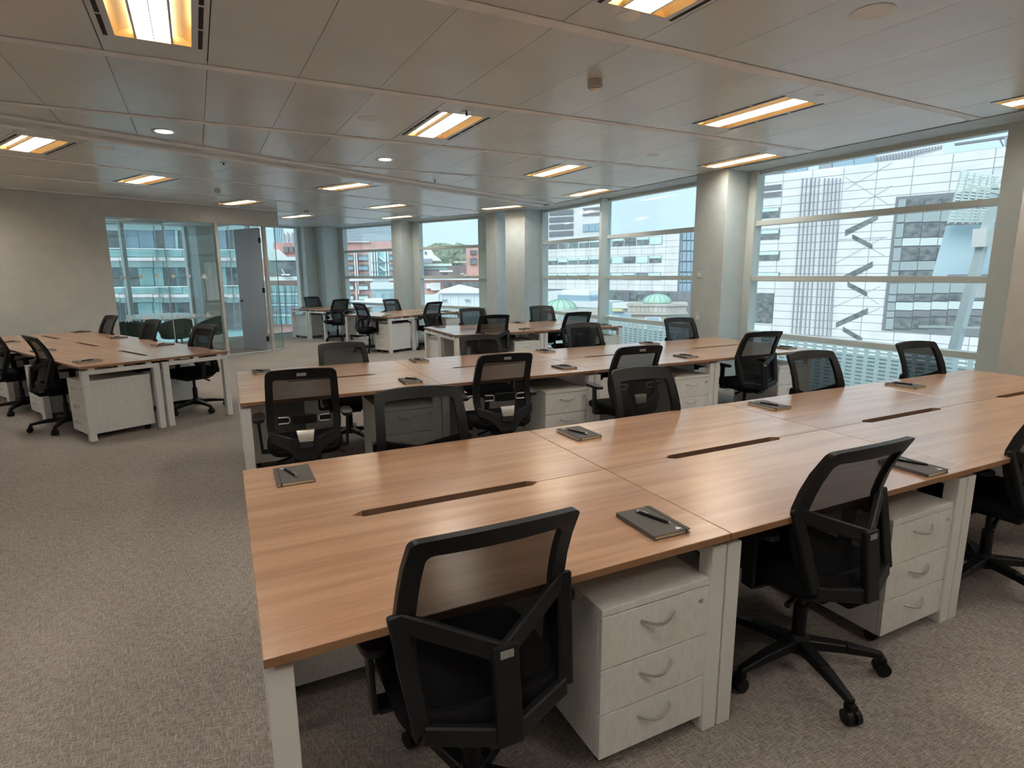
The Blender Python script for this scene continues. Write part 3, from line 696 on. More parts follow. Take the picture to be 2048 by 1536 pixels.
def chair_top(t, k):
    bx(-.09, .09, -.15, .13, .368, .415).build('mechanism', 'black_plastic', t, bevel=.01)
    MB().tube([(.08,.04,.39),(.20,.05,.375),(.25,.06,.35)], [.006,.006,.010], 8).build('lever', 'black_plastic', t, smooth=True)
    MB().tube([(-.08,-.06,.385),(-.19,-.08,.36)], [.007,.012], 8).build('tilt_knob', 'black_plastic', t, smooth=True)
    rings = []
    for z, gx, gy, cy in ((.412,.17,.17,.03), (.420,.215,.215,.035), (.445,.238,.238,.04), (.475,.240,.240,.04), (.492,.228,.228,.036), (.500,.195,.195,.03)):
        r = []
        for q in range(36):
            a = 2*PI*q/36; c, s = math.cos(a), math.sin(a); e = .42
            x = gx*abs(c)**e*math.copysign(1,c); y = gy*abs(s)**e*math.copysign(1,s); r.append((x, cy+y, z-(.022*max(0,y/gy)**3 if z > .43 else 0)))
        rings.append(r)
    MB().loft(rings).build('seat', 'black_fabric', t, smooth=True)
    for sg in (-1, 1):
        m = MB().bar((sg*.10,.03,.405), (sg*.265,.03,.412), .07, .016).bar((sg*.272,.03,.404), (sg*.282,.02,.632), .016, .055, up=(0,1,0)); ar = m.build('armrest', 'black_plastic', t, bevel=.005)
        pad = [(sg*.278+.038*math.cos(2*PI*q/24)*abs(math.cos(2*PI*q/24))**-.4, .03+.115*math.sin(2*PI*q/24)*abs(math.sin(2*PI*q/24)+1e-6)**-.35) for q in range(24)]
        MB().prism(pad, .632, .655).build('arm_pad', 'black_plastic', ar, bevel=.005)
    out = loop(1, ZB, ZTOP, .09 if k == 'A' else .16, .018 if k == 'A' else .035)
    if k == 'A': inn = loop(.80, ZB+.055, ZTOP-.048, .08, .02)
    else: inn = loop(.79, ZB+.085, ZTOP-.062, .08, .02)
    ring(out, inn, k, -.014, .012).build('back_frame', 'black_plastic', t, smooth=True)
    m = MB(); a = .83; z0, z1 = ZB+.04, ZTOP-.042; NX, NZ = 10, 14
    m.v = [S(-a+2*a*i/NX, z0+(z1-z0)*j/NZ, k, .002) for j in range(NZ+1) for i in range(NX+1)]
    m.f = [(j*(NX+1)+i, j*(NX+1)+i+1, (j+1)*(NX+1)+i+1, (j+1)*(NX+1)+i) for j in range(NZ) for i in range(NX)]
    m.build('back_mesh', 'chair_mesh', t, smooth=True)
def chair_A(lift=0):
    t = thing('task_chair', 'x', 'chair'); chair_base(t); chair_top(t, 'A')
    C = Vector((0, -.232, .655)); Bc = Vector((0, -.262, .445)); out = (0,-1,0)
    for sg in (-1, 1):
        T = Vector((sg*.236, yz(.745)+.022, .742)); Bo = Vector((sg*.200, yz(.475)+.008, .470))
        sh = MB().bar(T, C, .050, .022, up=out).bar(T+Vector((0,0,.018)), Bo, .046, .024, up=out).bar(Bo, Bc, .052, .024, up=out)
        sh.build('back_brace', 'black_plastic', t, bevel=.005, seg=1)
    MB().bar(C+Vector((0,0,.026)), Bc-Vector((0,0,.02)), .070, .030, up=out).build('spine', 'black_plastic', t, bevel=.006)
    MB().bar(Bc-Vector((0,0,.0)), (0,-.20,.385), .068, .034, up=out).bar((0,-.21,.388), (0,-.10,.388), .066, .036).build('spine_foot', 'black_plastic', t, bevel=.006)
    bx(-.018, .018, -.0025, 0, -.010, .010).build('label_plate', 'label_grey', t, loc=(.0, C.y-.0165, .662))
    return t
def chair_B():
    t = thing('task_chair', 'x', 'chair'); chair_base(t); chair_top(t, 'B')
    out = (0,-1,0)
    def Q(s, z, o): p = S(s, z, 'B', o); return p
    prof = [[(-.98,.595),(-.98,.530),(-.55,.478),(-.32,.415),(.32,.415),(.55,.478),(.98,.530),(.98,.595),(.5,.560),(.33,.545),(-.33,.545),(-.5,.560)]]
    m = MB(); n = 12; A = [Q(s,z,-.016) for s,z in prof[0]]; Bk = [Q(s,z,-.048) for s,z in prof[0]]; m.v = A+Bk
    quads = [(0,1,2,11),(2,3,10,11),(3,4,9,10),(4,5,8,9),(5,6,7,8)]
    for q in quads: m.f += [q, tuple(i+n for i in reversed(q))]
    for i in range(n): j = (i+1) % n; m.f.append((i, j, n+j, n+i))
    m.build('back_cradle', 'black_plastic', t, bevel=.006)
    acc = MB().loft([[(-.055,-.215,.600),(.055,-.215,.600),(.055,-.235,.600),(-.055,-.235,.600)], [(-.05,-.22,.575),(.05,-.22,.575),(.05,-.247,.575),(-.05,-.247,.575)], [(-.042,-.228,.528),(.042,-.228,.528),(.042,-.254,.528),(-.042,-.254,.528)]])
    acc.build('accent_plate', 'silver_satin', t, smooth=True, bevel=.004)
    bx(-.040,.040,-.252,-.22,.490,.526).build('handle_slot', 'void', t)
    MB().bar((0,-.235,.43), (0,-.19,.385), .09, .05, up=out).bar((0,-.21,.388), (0,-.10,.388), .08, .036).build('spine_foot', 'black_plastic', t, bevel=.008)
    lum = MB().box(-.075,.075,-.185,-.165,.630,.690)
    for q in range(7): x = -.048+.016*q; lum.box(x-.003,x+.003,-.190,-.185,.640,.682)
    lum.build('lumbar_pad', 'black_plastic', t, bevel=.004)
    for sg in (-1, 1):
        x0, x1 = .088, .155
        MB().tube([(sg*x1,-.176,.682),(sg*(x0+.008),-.180,.680),(sg*x0,-.181,.672),(sg*x0,-.181,.650),(sg*(x0+.008),-.180,.642),(sg*x1,-.176,.640)], .0042, 8).build('lumbar_bracket', 'silver', t, smooth=True)
        bx(sg*.125-.035, sg*.125+.035, -.176, -.166, .648, .674).build('lumbar_slider', 'black_plastic', t)
    bx(-.028,.028,-.0025,0,-.012,.012).build('label_plate', 'label_grey', t, loc=(0, yz(.955)-.0145, .962))
    return t
CA, CB = chair_A(), chair_B()
CHG = 'black mesh task chairs'
def chair(x, y, faces, kind, label, dz=0, turn=0):
    """x, y = floor point under the top of the backrest; faces = heading (deg, ccw from +y)"""
    a = R(faces+turn); v = rot2(a, 0, .245)
    o = place(CA if kind == 'A' else CB, (x+v.x, y+v.y, 0), a, label, 'chair', CHG)
    if dz:
        for ch in o.children:
            if not ch.name.startswith(('hub', 'spoke', 'caster', 'gas')): ch.location.z += dz
chair(.535, -.135, 0, 'A', 'black mesh task chair nearest the camera, back turned to us')
chair(1.945, -.135, 0, 'A', 'black mesh task chair second from left along the near side of the front row')
chair(3.40, -.10, 0, 'A', 'black task chair cut off by the right edge of the picture', turn=4)
chair(.85, 1.60, 180, 'A', 'task chair facing us behind the front row, leftmost, see-through mesh', turn=-4)
chair(2.25, 1.57, 180, 'B', 'task chair with silver accent facing us, second behind the front row', turn=-4)
chair(3.80, 1.58, 180, 'A', 'task chair facing us, third from left behind the front row', turn=-5)
chair(5.05, 1.56, 180, 'A', 'task chair at the right end behind the front row, before the big window', turn=-6)
chair(.385, 2.49, 0, 'B', 'task chair with silver accent and label at the left end before the second row', turn=-5)
chair(1.81, 2.50, 0, 'B', 'task chair with silver accent, second from left before the second row', turn=-5)
chair(2.945, 2.385, 0, 'B', 'task chair with grey top label, third from left before the second row', turn=-5)
chair(4.70, 2.70, 0, 'A', 'task chair with back brace at the window end before the second row', turn=-6)
chair(.98, 4.52, 180, 'A', 'low task chair at the left end behind the second row', -.075)
chair(2.42, 4.50, 180, 'A', 'low task chair, second from left behind the second row', -.075, -4)
chair(3.72, 4.49, 180, 'A', 'task chair, third from left behind the second row', 0, -4)
chair(5.18, 4.51, 180, 'A', 'task chair behind the second row against the switch pillar', 0, -5)
chair(3.39, 6.18, 0, 'A', 'task chair at the left before the third row', turn=-5)
chair(4.72, 6.07, 0, 'A', 'task chair at the right before the third row')
chair(3.71, 7.86, 180, 'A', 'task chair at the left behind the third row', turn=-4)
chair(5.02, 7.84, 180, 'A', 'task chair at the right behind the third row', turn=-6)
def uchair(u, v, heading, kind, label, dz=0, turn=0): P = UVW(u, v); chair(P.x, P.y, 26.5+heading, kind, label, dz, turn)
uchair(2.74, 5.93, 90, 'A', 'task chair on the right of the left block, nearest us', turn=4)
uchair(2.72, 7.33, 90, 'A', 'task chair on the right of the left block, middle one')
uchair(2.72, 8.78, 90, 'A', 'task chair on the right of the left block, by the plastered wall')
uchair(1.06, 6.17, -90, 'A', 'task chair on the left of the left block, leaning nearest us')
uchair(1.02, 7.57, -90, 'A', 'task chair cut off by the left edge of the picture')
uchair(8.45, 12.40, 180, 'A', 'farthest task chair in the corner beside the corner pillar')
uchair(7.98, 10.42, 0, 'A', 'task chair before the farthest corner pair of desks')
uchair(6.86, 8.44, -90, 'A', 'task chair at the crosswise desk of the far group', turn=-8)
uchair(8.49, 9.36, 180, 'A', 'task chair behind the far group before a pale pillar')
uchair(8.12, 7.48, 0, 'A', 'task chair before the far group near the sky-filled window')

# ------------------------------------------------------------------ outside
class Plane:
    """vertical facade plane: heading (deg ccw from +y) of its run, through the point seen at px at distance dist"""
    def __init__(s, heading, px, dist, push=0):
        d = ray(px, 545); d.z = 0; d.normalize(); s.F = Vector((-math.sin(R(heading)), math.cos(R(heading)), 0))
        s.N = Vector((s.F.y, -s.F.x, 0))
        if s.N.dot(d) < 0: s.N = -s.N          # N points away from the viewer
        s.P = Vector((CAM.x, CAM.y, 0))+d*dist+s.N*push
        s.ang = math.atan2(s.F.y, s.F.x); s.sgn = 1 if Vector((-s.F.y, s.F.x, 0)).dot(s.N) > 0 else -1
    def at(s, px, py):
        d = ray(px, py); t = (s.P-CAM).dot(s.N)/d.dot(s.N); q = CAM+d*t; return ((q-s.P).dot(s.F), q.z)
class Ext:
    def __init__(s, name, label, cat, pl, group=None):
        s.pl = pl; s.t = thing(name, label, cat, pl.P, pl.ang, group)
    def poly(s, nm, mat, pts, proud=.1, back=.2, parent=None):
        q = [s.pl.at(*p) for p in pts]; g = s.pl.sgn; m = MB(); n = len(q)
        m.v = [Vector((a, -g*proud, z)) for a, z in q]+[Vector((a, g*back, z)) for a, z in q]
        m.f = [tuple(range(n)), tuple(range(2*n-1, n-1, -1))]+[(i, (i+1) % n, n+(i+1) % n, n+i) for i in range(n)]
        return m.build(nm, mat, parent or s.t)
    def polysz(s, nm, mat, q, proud=.1, back=.2):
        g = s.pl.sgn; m = MB(); n = len(q)
        m.v = [Vector((a, -g*proud, z)) for a, z in q]+[Vector((a, g*back, z)) for a, z in q]
        m.f = [tuple(range(n)), tuple(range(2*n-1, n-1, -1))]+[(i, (i+1) % n, n+(i+1) % n, n+i) for i in range(n)]
        return m.build(nm, mat, s.t)
    def rect(s, nm, mat, x0, y0, x1, y1, proud=.1, back=.2, parent=None):
        a, z0 = s.pl.at(x0, (y0+y1)/2)[0], s.pl.at((x0+x1)/2, y1)[1]; b, z1 = s.pl.at(x1, (y0+y1)/2)[0], s.pl.at((x0+x1)/2, y0)[1]
        return s.sz(nm, mat, a, b, z0, z1, proud, back, parent)
    def sz(s, nm, mat, a, b, z0, z1, proud=.1, back=.2, parent=None):
        g = s.pl.sgn; y0, y1 = sorted((-g*proud, g*back)); return bx(min(a,b), max(a,b), y0, y1, min(z0,z1), max(z0,z1)).build(nm, mat, parent or s.t)
def facing(px, dist): d = ray(px, 545); return Plane(-math.degrees(math.atan2(d.x, d.y))+90, px, dist)
struct(bx(-300, 300, -300, 300, -22.5, -22).build('ground', 'ext_ground'), 'street level far below the office windows')

# big white clad building seen through the right window (photo coordinates in a crop frame: c(x) = 1460 + x/2.954 ...)
def c4(x, y): return (1460+x/2.954, 240+y/2.954)
PW1 = Plane(18.7, 1750, 95)
wb1 = Ext('office_building', 'white panel-clad office building with zigzag slot windows', 'building', PW1)
s_l, s_r = PW1.at(1500, 540)[0], PW1.at(2140, 540)[0]; z_top = PW1.at(1780, 321)[1]
z_bot = -22
wb1.sz('wall', 'ext_joint', s_l, s_r, z_bot, z_top, 0, 25)
ph, pw = 1.12, (s_r-s_l)/9
pcache = {}
g = PW1.sgn
pm = bx(0, abs(pw)-.10, -.06, .05, 0, ph-.07); first = None
k = 0
z = z_top-ph
while z > -13:
    for i in range(9):
        a = s_l+pw*i; a = min(a, a+pw)+.05
        if first is None: o = pm.build('cladding_panel', 'ext_panel', wb1.t); first = o
        else: o = first.copy(); COL.objects.link(o); o.parent = wb1.t
        o.location = (a, -g*.04, z)
    z -= ph
def wrect(nm, mat, x0, y0, x1, y1, proud=.2, parent=None): return wb1.rect(nm, mat, *c4(x0,y0), *c4(x1,y1), proud, .1, parent)
for y0, y1 in ((386,414), (428,455)): wrect('louvre', 'ext_louvre', 180, y0, 306, y1)
for y0, y1 in ((520,580), (650,706), (775,830), (900,925)):
    w = wrect('window', 'ext_glass', 165, y0, 296, y1)
    wb1.rect('blind', 'ext_blind', *c4(170,y0+3), *c4(290,y0+22), .24, .1, w)
wrect('window', 'ext_glass', 130, 1022, 256, 1198)
for q in range(10):
    xt = 432+q*24.5 if q < 5 else 562+(q-5)*23; xb = xt-66+q*1
    wb1.poly('fin', 'ext_fin', [c4(xt,345), c4(xt+3.8,345), c4(xb+3.8,1275), c4(xb,1275)], .45)
for qd in ([(683,650),(875,560),(875,586),(683,684)], [(725,675),(843,735),(843,762),(725,700)], [(668,922),(845,835),(845,866),(722,930)], [(697,955),(812,1015),(812,1041),(697,982)], [(630,1195),(817,1110),(815,1141),(628,1222)], [(670,1220),(783,1285),(780,1310),(668,1245)]):
    z_ = wb1.poly('slot_window', 'ext_glass', [c4(*p) for p in qd], .2)
for a, b in (((680,335),(950,505)), ((680,410),(960,250)), ((720,530),(960,385)), ((640,705),(930,690)), ((625,845),(910,690)), ((840,760),(915,800)), ((600,1110),(890,980)), ((812,1040),(880,1085)), ((590,1240),(885,1110))):
    (x0,y0),(x1,y1) = a, b; wb1.poly('joint_line', 'ext_joint', [c4(x0,y0), c4(x1,y1), c4(x1,y1+4), c4(x0,y0+4)], .12)
# glazed portal
wb1.poly('portal', 'ext_dark', [c4(985,455), c4(1700,400), c4(1640,1290), c4(898,1240)], .25)
for r_, (ya, yb, mt) in enumerate(((470,520,'ext_glass'), (535,605,'ext_glass_grey'), (615,695,'ext_glass'), (700,745,'ext_pale'), (757,832,'ext_glass'), (838,890,'ext_glass_grey'), (895,925,'ext_glass'), (968,1028,'ext_glass_grey'), (1035,1072,'ext_glass'), (1080,1125,'ext_pale'), (1130,1165,'ext_dark'), (1172,1235,'ext_glass'))):
    for i, (xa, xb) in enumerate(((1000,1045), (1049,1150), (1154,1255), (1259,1355), (1359,1460), (1464,1565), (1569,1690))):
        sh = (ya-455)*.105; wrect('pane', mt if i else 'ext_glass_grey', xa-sh, ya-i*2.0, xb-sh, yb-i*2.0, .38)
# roof plant
rp = Plane(18.7, 1750, 95, 3)
pl_ = Ext('roof_plant', 'slatted grey plant screen on the white building roof', 'roof plant', rp)
for i in range(22):
    x = 868+i*18; pl_.poly('slat', 'ext_fin', [c4(x,218-i*3.2), c4(x+9,217-i*3.2), c4(x+9,262-i*4.6), c4(x,264-i*4.6)], .4)
pl_.poly('backing', 'ext_panel', [c4(862,215), c4(1262,140), c4(1262,205), c4(862,262)], .05)
gl = Ext('roof_pavilion', 'blue glass rooftop pavilion at the left of the plant screen', 'roof structure', rp)
for xa, xb, mt in ((330,390,'ext_glass_blue'), (400,460,'ext_glass_blue'), (470,530,'ext_blind'), (535,605,'ext_fin'), (610,735,'ext_glass_blue'), (738,862,'ext_glass_blue')):
    gl.poly('pane', mt, [c4(xa,300-xa*.115), c4(xb,300-xb*.115), c4(xb,345-xb*.095), c4(xa,345-xa*.095)], .3)
gl.poly('louvre', 'ext_louvre', [c4(180,310), c4(330,288), c4(330,320), c4(180,340)], .3)
cr = Ext('roof_cradle', 'grey window-cleaning cradle boom with red and yellow discs on the roof', 'crane', Plane(18.7, 2000, 88))
cr.poly('boom', 'ext_dark', [c4(1330,140), c4(1720,85), c4(1720,97), c4(1330,152)], .4); cr.poly('strut', 'ext_dark', [c4(1592,118), c4(1600,116), c4(1618,152), c4(1610,156)], .3)
cr.poly('cabin', 'ext_fin', [c4(1628,108), c4(1705,92), c4(1705,142), c4(1628,156)], .8)
cr.rect('disc', 'ext_red', *c4(1648,112), *c4(1664,128), .95); cr.rect('disc', 'ext_yellow', *c4(1660,128), *c4(1674,144), .95)
# own facade screen, pole and panel outside the right window
PE = Plane(2.0, 1900, 11.5)
es = Ext('facade_panel', 'pale blue tapering glass panel outside the big window', 'panel', PE)
es.poly('sheet', 'ext_blue_panel', [c4(1282,625), c4(1660,612), c4(1600,922), c4(1197,922)], .02, .02); es.poly('edge_rail', 'ext_fin', [c4(1298,912), c4(1602,910), c4(1600,924), c4(1296,924)], .06, .04)
es.poly('sheet', 'ext_panel', [c4(1455,968), c4(1600,962), c4(1592,1048), c4(1450,1048)], .02, .02)
lat = Ext('lattice_screen', 'pale green lattice screen above the tapering panel', 'screen', Plane(2.0, 1900, 11.2))
def lerp(a, b, t): return (a[0]+(b[0]-a[0])*t, a[1]+(b[1]-a[1])*t)
qa, qb, qc, qd = c4(1370,297), c4(1700,345), c4(1640,612), c4(1287,612)
for i in range(17):
    t0 = i/17; t1 = t0+.030; lat.poly('slat', 'mint_screen', [lerp(qa,qd,t0), lerp(qb,qc,t0), lerp(qb,qc,t1), lerp(qa,qd,t1)], .015, .015)
for i in range(9):
    t0 = i/8.2; t1 = t0+.03; lat.poly('post', 'mint_screen', [lerp(qa,qb,t0), lerp(qa,qb,t1), lerp(qd,qc,t1), lerp(qd,qc,t0)], .03, -.015)
po = Ext('steel_mast', 'leaning pale steel mast with crossarm outside the big window', 'mast', Plane(2.0, 1900, 10.6))
def down(pl, a, b, z=-22):
    (s0, z0), (s1, z1) = pl.at(*a), pl.at(*b); t = (z-z0)/(z1-z0); return (s0+(s1-s0)*t, z)
po.polysz('mast', 'ext_steel', [po.pl.at(*c4(1558,395)), po.pl.at(*c4(1602,395)), down(po.pl, c4(1602,395), c4(1350,1350)), down(po.pl, c4(1558,395), c4(1297,1350))], .05, .08)
for e_ in (es, lat):
    a_ = e_.pl.at(*c4(1620,612)); e_.sz('support_post', 'ext_steel', a_[0], a_[0]-.08, -22, a_[1], -.03, .12)
po.poly('crossarm', 'frame_white', [c4(1420,378), c4(1672,436), c4(1672,455), c4(1420,398)], .06, .02)
po.poly('cap', 'frame_white', [c4(1560,378), c4(1600,378), c4(1602,405), c4(1556,405)], .07, .09)
po.poly('box', 'ext_panel', [c4(1462,645), c4(1534,640), c4(1526,748), c4(1450,752)], .12, .0); po.poly('bracket', 'ext_steel', [c4(1534,642), c4(1640,645), c4(1630,748), c4(1526,748)], .08, .05)
po.poly('lower_rail', 'frame_white', [c4(1120,1215), c4(1560,1222), c4(1558,1236), c4(1120,1226)], .03, .03)

# white banded office block through the window pair
def c5(x, y): return (1090+x/4.8, 380+y/4.8)
PB = Plane(18.7, 1356, 118)
ob = Ext('office_building', 'white office block with bands of windows and blinds, left of the pillar', 'building', PB)
a0, a1 = PB.at(1060, 500)[0], PB.at(*c5(1283,700))[0]; zt = PB.at(*c5(900,440))[1]; zg = PB.at(*c5(900,965))[1]
ob.sz('wall', 'ext_joint', a0, a1, -22, zt, 0, 20)
nP = 14; w_ = (a1-a0)/nP; rows = int((zt-zg)/1.12)
fm = None
for j in range(rows):
    for i in range(nP):
        if fm is None: o = bx(0, abs(w_)-.08, -.05, .05, 0, (zt-zg)/rows-.06).build('cladding_panel', 'ext_panel', ob.t); fm = o
        else: o = fm.copy(); COL.objects.link(o); o.parent = ob.t
        o.location = (min(a0+w_*i, a0+w_*(i+1))+.04, -PB.sgn*.04, zg+(zt-zg)/rows*j)
rb = random.Random(7)
zb = [[PB.at(*c5(910,y))[1] for y in r] for r in ((455,532), (635,703), (795,865))]
for z1, z0 in zb:
    n = 12; b1 = PB.at(*c5(1133,600))[0]
    for i in range(n):
        xa = a0+(b1-a0)*i/n; xb = a0+(b1-a0)*(i+.93)/n
        wn = ob.sz('window', 'ext_glass', xa, xb, z0, z1, .15, .1)
        if rb.random() < .75: ob.sz('blind', 'ext_blind', xa+(xb-xa)*.03, xb-(xb-xa)*.03, z1-(z1-z0)*rb.choice([.3,.35,.6,.95]), z1-.05, .2, .1, wn)
ob.sz('ground_glazing', 'ext_dark', a0, a1+(a1-a0)*.1, -22, zg, .1, .1)
for i in range(22):
    xa = a0+(a1-a0)*i/22; ob.sz('pane', 'ext_glass' if i % 3 else 'ext_louvre', xa+.1, xa+(a1-a0)/22-.1, zg-6, zg-.4, .2, .1)
gc = Ext('glass_building', 'grey glass corner building right of the banded block', 'building', Plane(18.7, 1356, 119))
gc.sz('wall', 'ext_dark', *[gc.pl.at(x, 500)[0] for x in (1357, 1420)], -22, gc.pl.at(1370, 458)[1], 0, 14)
for i in range(4):
    for j in range(7): gc.rect('pane', 'ext_glass_blue', 1358+i*8.5, 462+j*21, 1365+i*8.5, 480+j*21, .2)
tw = Ext('office_tower', 'taller white office block with dark louvre bands, far left of the window pair', 'building', facing(1150, 165))
tw.rect('wall', 'ext_panel', 1060, 300, 1218, 560, 0, 20)
for y in (195, 262, 330, 398): tw.poly('louvre', 'ext_louvre', [c5(40,y+5), c5(272,y-8), c5(270,y+37), c5(40,y+48)], .4)
for y0, h in ((165,26), (215,28)): tw.poly('louvre', 'ext_louvre', [c5(362,y0+12), c5(600,y0-8), c5(600,y0+h-10), c5(362,y0+h+4)], .4)
for i in range(4): tw.poly('window', 'ext_glass_blue', [c5(362+i*62,330-i*5), c5(418+i*62,326-i*5), c5(418+i*62,396-i*3), c5(362+i*62,400-i*3)], .4)
# stone pavilions with green domes
def dome(px, py_base, r_px, dist, label, stone):
    d = ray(px, 545); d.z = 0; d.normalize(); P = Vector((CAM.x, CAM.y, 0))+d*dist
    pl = Plane(math.degrees(math.atan2(-d.y, -d.x)) if False else math.degrees(math.atan2(d.x, d.y))*-1+90, px, dist)
    zb = pl.at(px, py_base)[1]; r = abs(pl.at(px+r_px, py_base)[0]-pl.at(px, py_base)[0]); P.z = zb
    t = thing('domed_pavilion', label, 'building', P, pl.ang+(0 if pl.sgn > 0 else PI), 'domed stone pavilions')
    prof = [(r*1.05,-.05*r), (r*1.05,0)]+[(r*math.cos(R(a)), r*.57*math.sin(R(a))) for a in range(0, 90, 9)]+[(.02*r, r*.57)]
    MB().lathe(prof, 28).build('dome', 'ext_copper', t, smooth=True)
    for k in range(14):
        an = 2*PI*k/14; MB().tube([(1.01*r*math.cos(R(b))*math.cos(an), 1.01*r*math.cos(R(b))*math.sin(an), 1.01*r*.57*math.sin(R(b))) for b in range(0, 88, 12)], r*.02, 6).build('rib', 'ext_copper_rib', t)
    if stone:
        w = r*1.95; z = -.08*r
        m = MB().prism([(-w*1.08,-w*.9),(w*.35,-w*.9),(w*1.1,-w*.4),(w*1.1,w),(-w*1.08,w)], z-.16*r, z); m.build('cornice', 'ext_stone', t)
        for i in range(9): bx(-w*1.02+i*w*.152, -w*1.02+(i+.86)*w*.152, -w*.86, -w*.7, z-.58*r, z-.17*r).build('block', 'ext_stone', t)
        m = MB().prism([(-w*1.0,-w*.84),(w*.33,-w*.84),(w*1.04,-w*.37),(w*1.04,w),(-w*1.0,w)], z-.60*r, z-.16*r); m.build('parapet', 'ext_stone', t)
        m = MB().prism([(-w*1.08,-w*.9),(w*.35,-w*.9),(w*1.1,-w*.4),(w*1.1,w),(-w*1.08,w)], z-.74*r, z-.60*r); m.build('string_course', 'ext_stone', t)
        m = MB().prism([(-w*.9,-w*.76),(w*.3,-w*.76),(w*.95,-w*.33),(w*.95,w),(-w*.9,w)], -22-P.z, z-.74*r); m.build('wall', 'ext_stone', t)
        wn = bx(-w*.35, w*.1, -w*.8, -w*.7, z-3*r, z-.98*r).build('window', 'ext_glass_blue', t); bx(-w*.4, w*.15, -w*.79, -w*.74, z-3*r, z-.93*r).build('window_frame', 'ext_white', t)
    else: bx(-r*1.3, r*2.4, -r*1.3, r, -22-P.z, -.05*r).build('drum', 'ext_stone', t)
dome(1316.5, 603.5, 28.5, 60, 'stone pavilion with pale green copper dome by the switch pillar', True)
dome(1122, 617, 32, 58, 'pale green glazed dome left of the window mullion', False)
rf = Ext('roofscape', 'low white and blue glazed roofs behind the green dome', 'roof', Plane(-62+90+18.7-25, 1180, 80))
for nm, mt, x0, y0, x1, y1 in (('roof','ext_roof_pale',1090,583,1150,612), ('roof','ext_white',1128,580,1182,592), ('glazing','ext_glass_blue',1120,590,1184,602), ('roof','ext_roof_pale',1130,602,1215,614), ('glazing','ext_blind',1140,614,1216,628), ('roof','ext_roof_pale',1110,628,1240,700), ('roof','ext_roof_pale',1228,606,1262,616), ('roof','ext_yellow',1230,617,1250,622), ('glazing','ext_glass_blue',1226,624,1266,640), ('roof','ext_roof',1200,640,1330,720)):
    rf.rect(nm, mt, x0, y0, x1, y1, rb.uniform(.2,.9), .3 if 'yellow' in mt else 4)

# ---- views of the second wing: terracotta block, steel stair tower, tent roofs
def c6(x, y): return (680+x/8.083, 440+y/8.083)
tc = Ext('terracotta_building', 'terracotta clad block with square windows seen left of the pale pillar', 'building', facing(730, 85))
tc.poly('wall', 'ext_terracotta', [c6(-300,330), c6(1300,330), c6(1300,1300), c6(-300,1300)], 0, 12)
tc.rect('roof_band', 'ext_white', *c6(-100,328), *c6(470,360), .4); tc.rect('ledge', 'ext_white', *c6(-100,950), *c6(1000,985), .5)
for y0, y1 in ((560,655), (718,812), (872,900), (1030,1130), (1195,1290)):
    for x0, x1 in ((20,225), (295,460), (790,960)):
        if x0 == 790 and y0 > 900: continue
        w = tc.rect('window', 'ext_glass', *c6(x0,y0), *c6(x1,y1), .3); tc.rect('blind', 'ext_glass_blue' if y0 < 900 else 'ext_glass_mint', *c6(x0+10,y0+(y1-y0)*.4), *c6(x1-10,y1-4), .36, .1, w)
for x0 in (240, 275): tc.rect('pilaster', 'ext_slab', *c6(x0,520), *c6(x0+22,1300), .3)
st = Ext('stair_tower', 'white steel stair tower with zigzag flights in front of terracotta block', 'tower', facing(760, 78))
st.rect('glass_shaft', 'ext_glass_teal', *c6(470,480), *c6(800,920), 0, 3)
for x in (520, 560, 600, 735, 775): st.rect('column', 'ext_white', *c6(x-8,470), *c6(x+9,915), .5)
for y in (680, 830): st.rect('landing', 'ext_fin', *c6(510,y), *c6(790,y+8), .6)
for y in (600, 750): st.poly('flight', 'ext_white', [c6(625,y), c6(645,y-5), c6(740,y+70), c6(720,y+80)], .7)
st.sz('base', 'ext_steel', st.pl.at(*c6(520,900))[0], st.pl.at(*c6(790,900))[0], -22, st.pl.at(*c6(600,918))[1], 0, 3)
st.rect('panel', 'ext_steel', *c6(465,480), *c6(515,915), .3)
kb = Ext('glass_kiosk', 'low teal glazed building below the stair tower', 'building', facing(760, 70))
kb.rect('wall', 'ext_glass_mint', *c6(520,1110), *c6(960,1180), 0, 5); kb.rect('roof', 'ext_roof_pale', *c6(490,1020), *c6(900,1115), .5, 5)
for i in range(6): kb.rect('pane', 'ext_glass_teal' if i % 2 else 'ext_glass_blue', *c6(525+i*70,1185), *c6(588+i*70,1300), .2)
wr = Ext('white_terrace', 'white roof terrace ledge below the terracotta block', 'terrace', facing(735, 30))
wr.rect('parapet', 'ext_white', *c6(390,1290), *c6(700,1345), .2, 2); wr.rect('deck', 'ext_roof_pale', *c6(-200,1340), *c6(1050,1540), 0, 3); wr.rect('rail', 'ext_roof', *c6(370,1365), *c6(810,1390), .3)
ls = Ext('roof_lattice', 'grey lattice of horizontal slats high outside the terracotta-facing window', 'screen', facing(735, 20))
for i in range(11): ls.poly('slat', 'ext_fin', [c6(60,132+i*20), c6(870,92+i*23), c6(870,105+i*23), c6(60,145+i*20)], .03, .03)
for i in range(22): ls.rect('post', 'ext_blind', *c6(110+i*36,120-i*1.6), *c6(117+i*36,355), .02, .05)
def c7(x, y): return (825+x/7.3125, 430+y/7.3125)
tb2 = Ext('terracotta_building', 'terracotta block with dark windows behind the white tent roof', 'building', facing(905, 80))
tb2.rect('wall', 'ext_terracotta', *c7(120,935), *c7(1060,1160), 0, 8); tb2.rect('wall', 'ext_terracotta', *c7(800,470), *c7(1060,940), 0, 8)
tb2.rect('band', 'ext_white', *c7(120,930), *c7(1060,950), .4)
for x0, x1 in ((455,570), (605,700), (705,795), (800,1000)): tb2.rect('window', 'ext_glass', *c7(x0,985), *c7(x1,1050), .3)
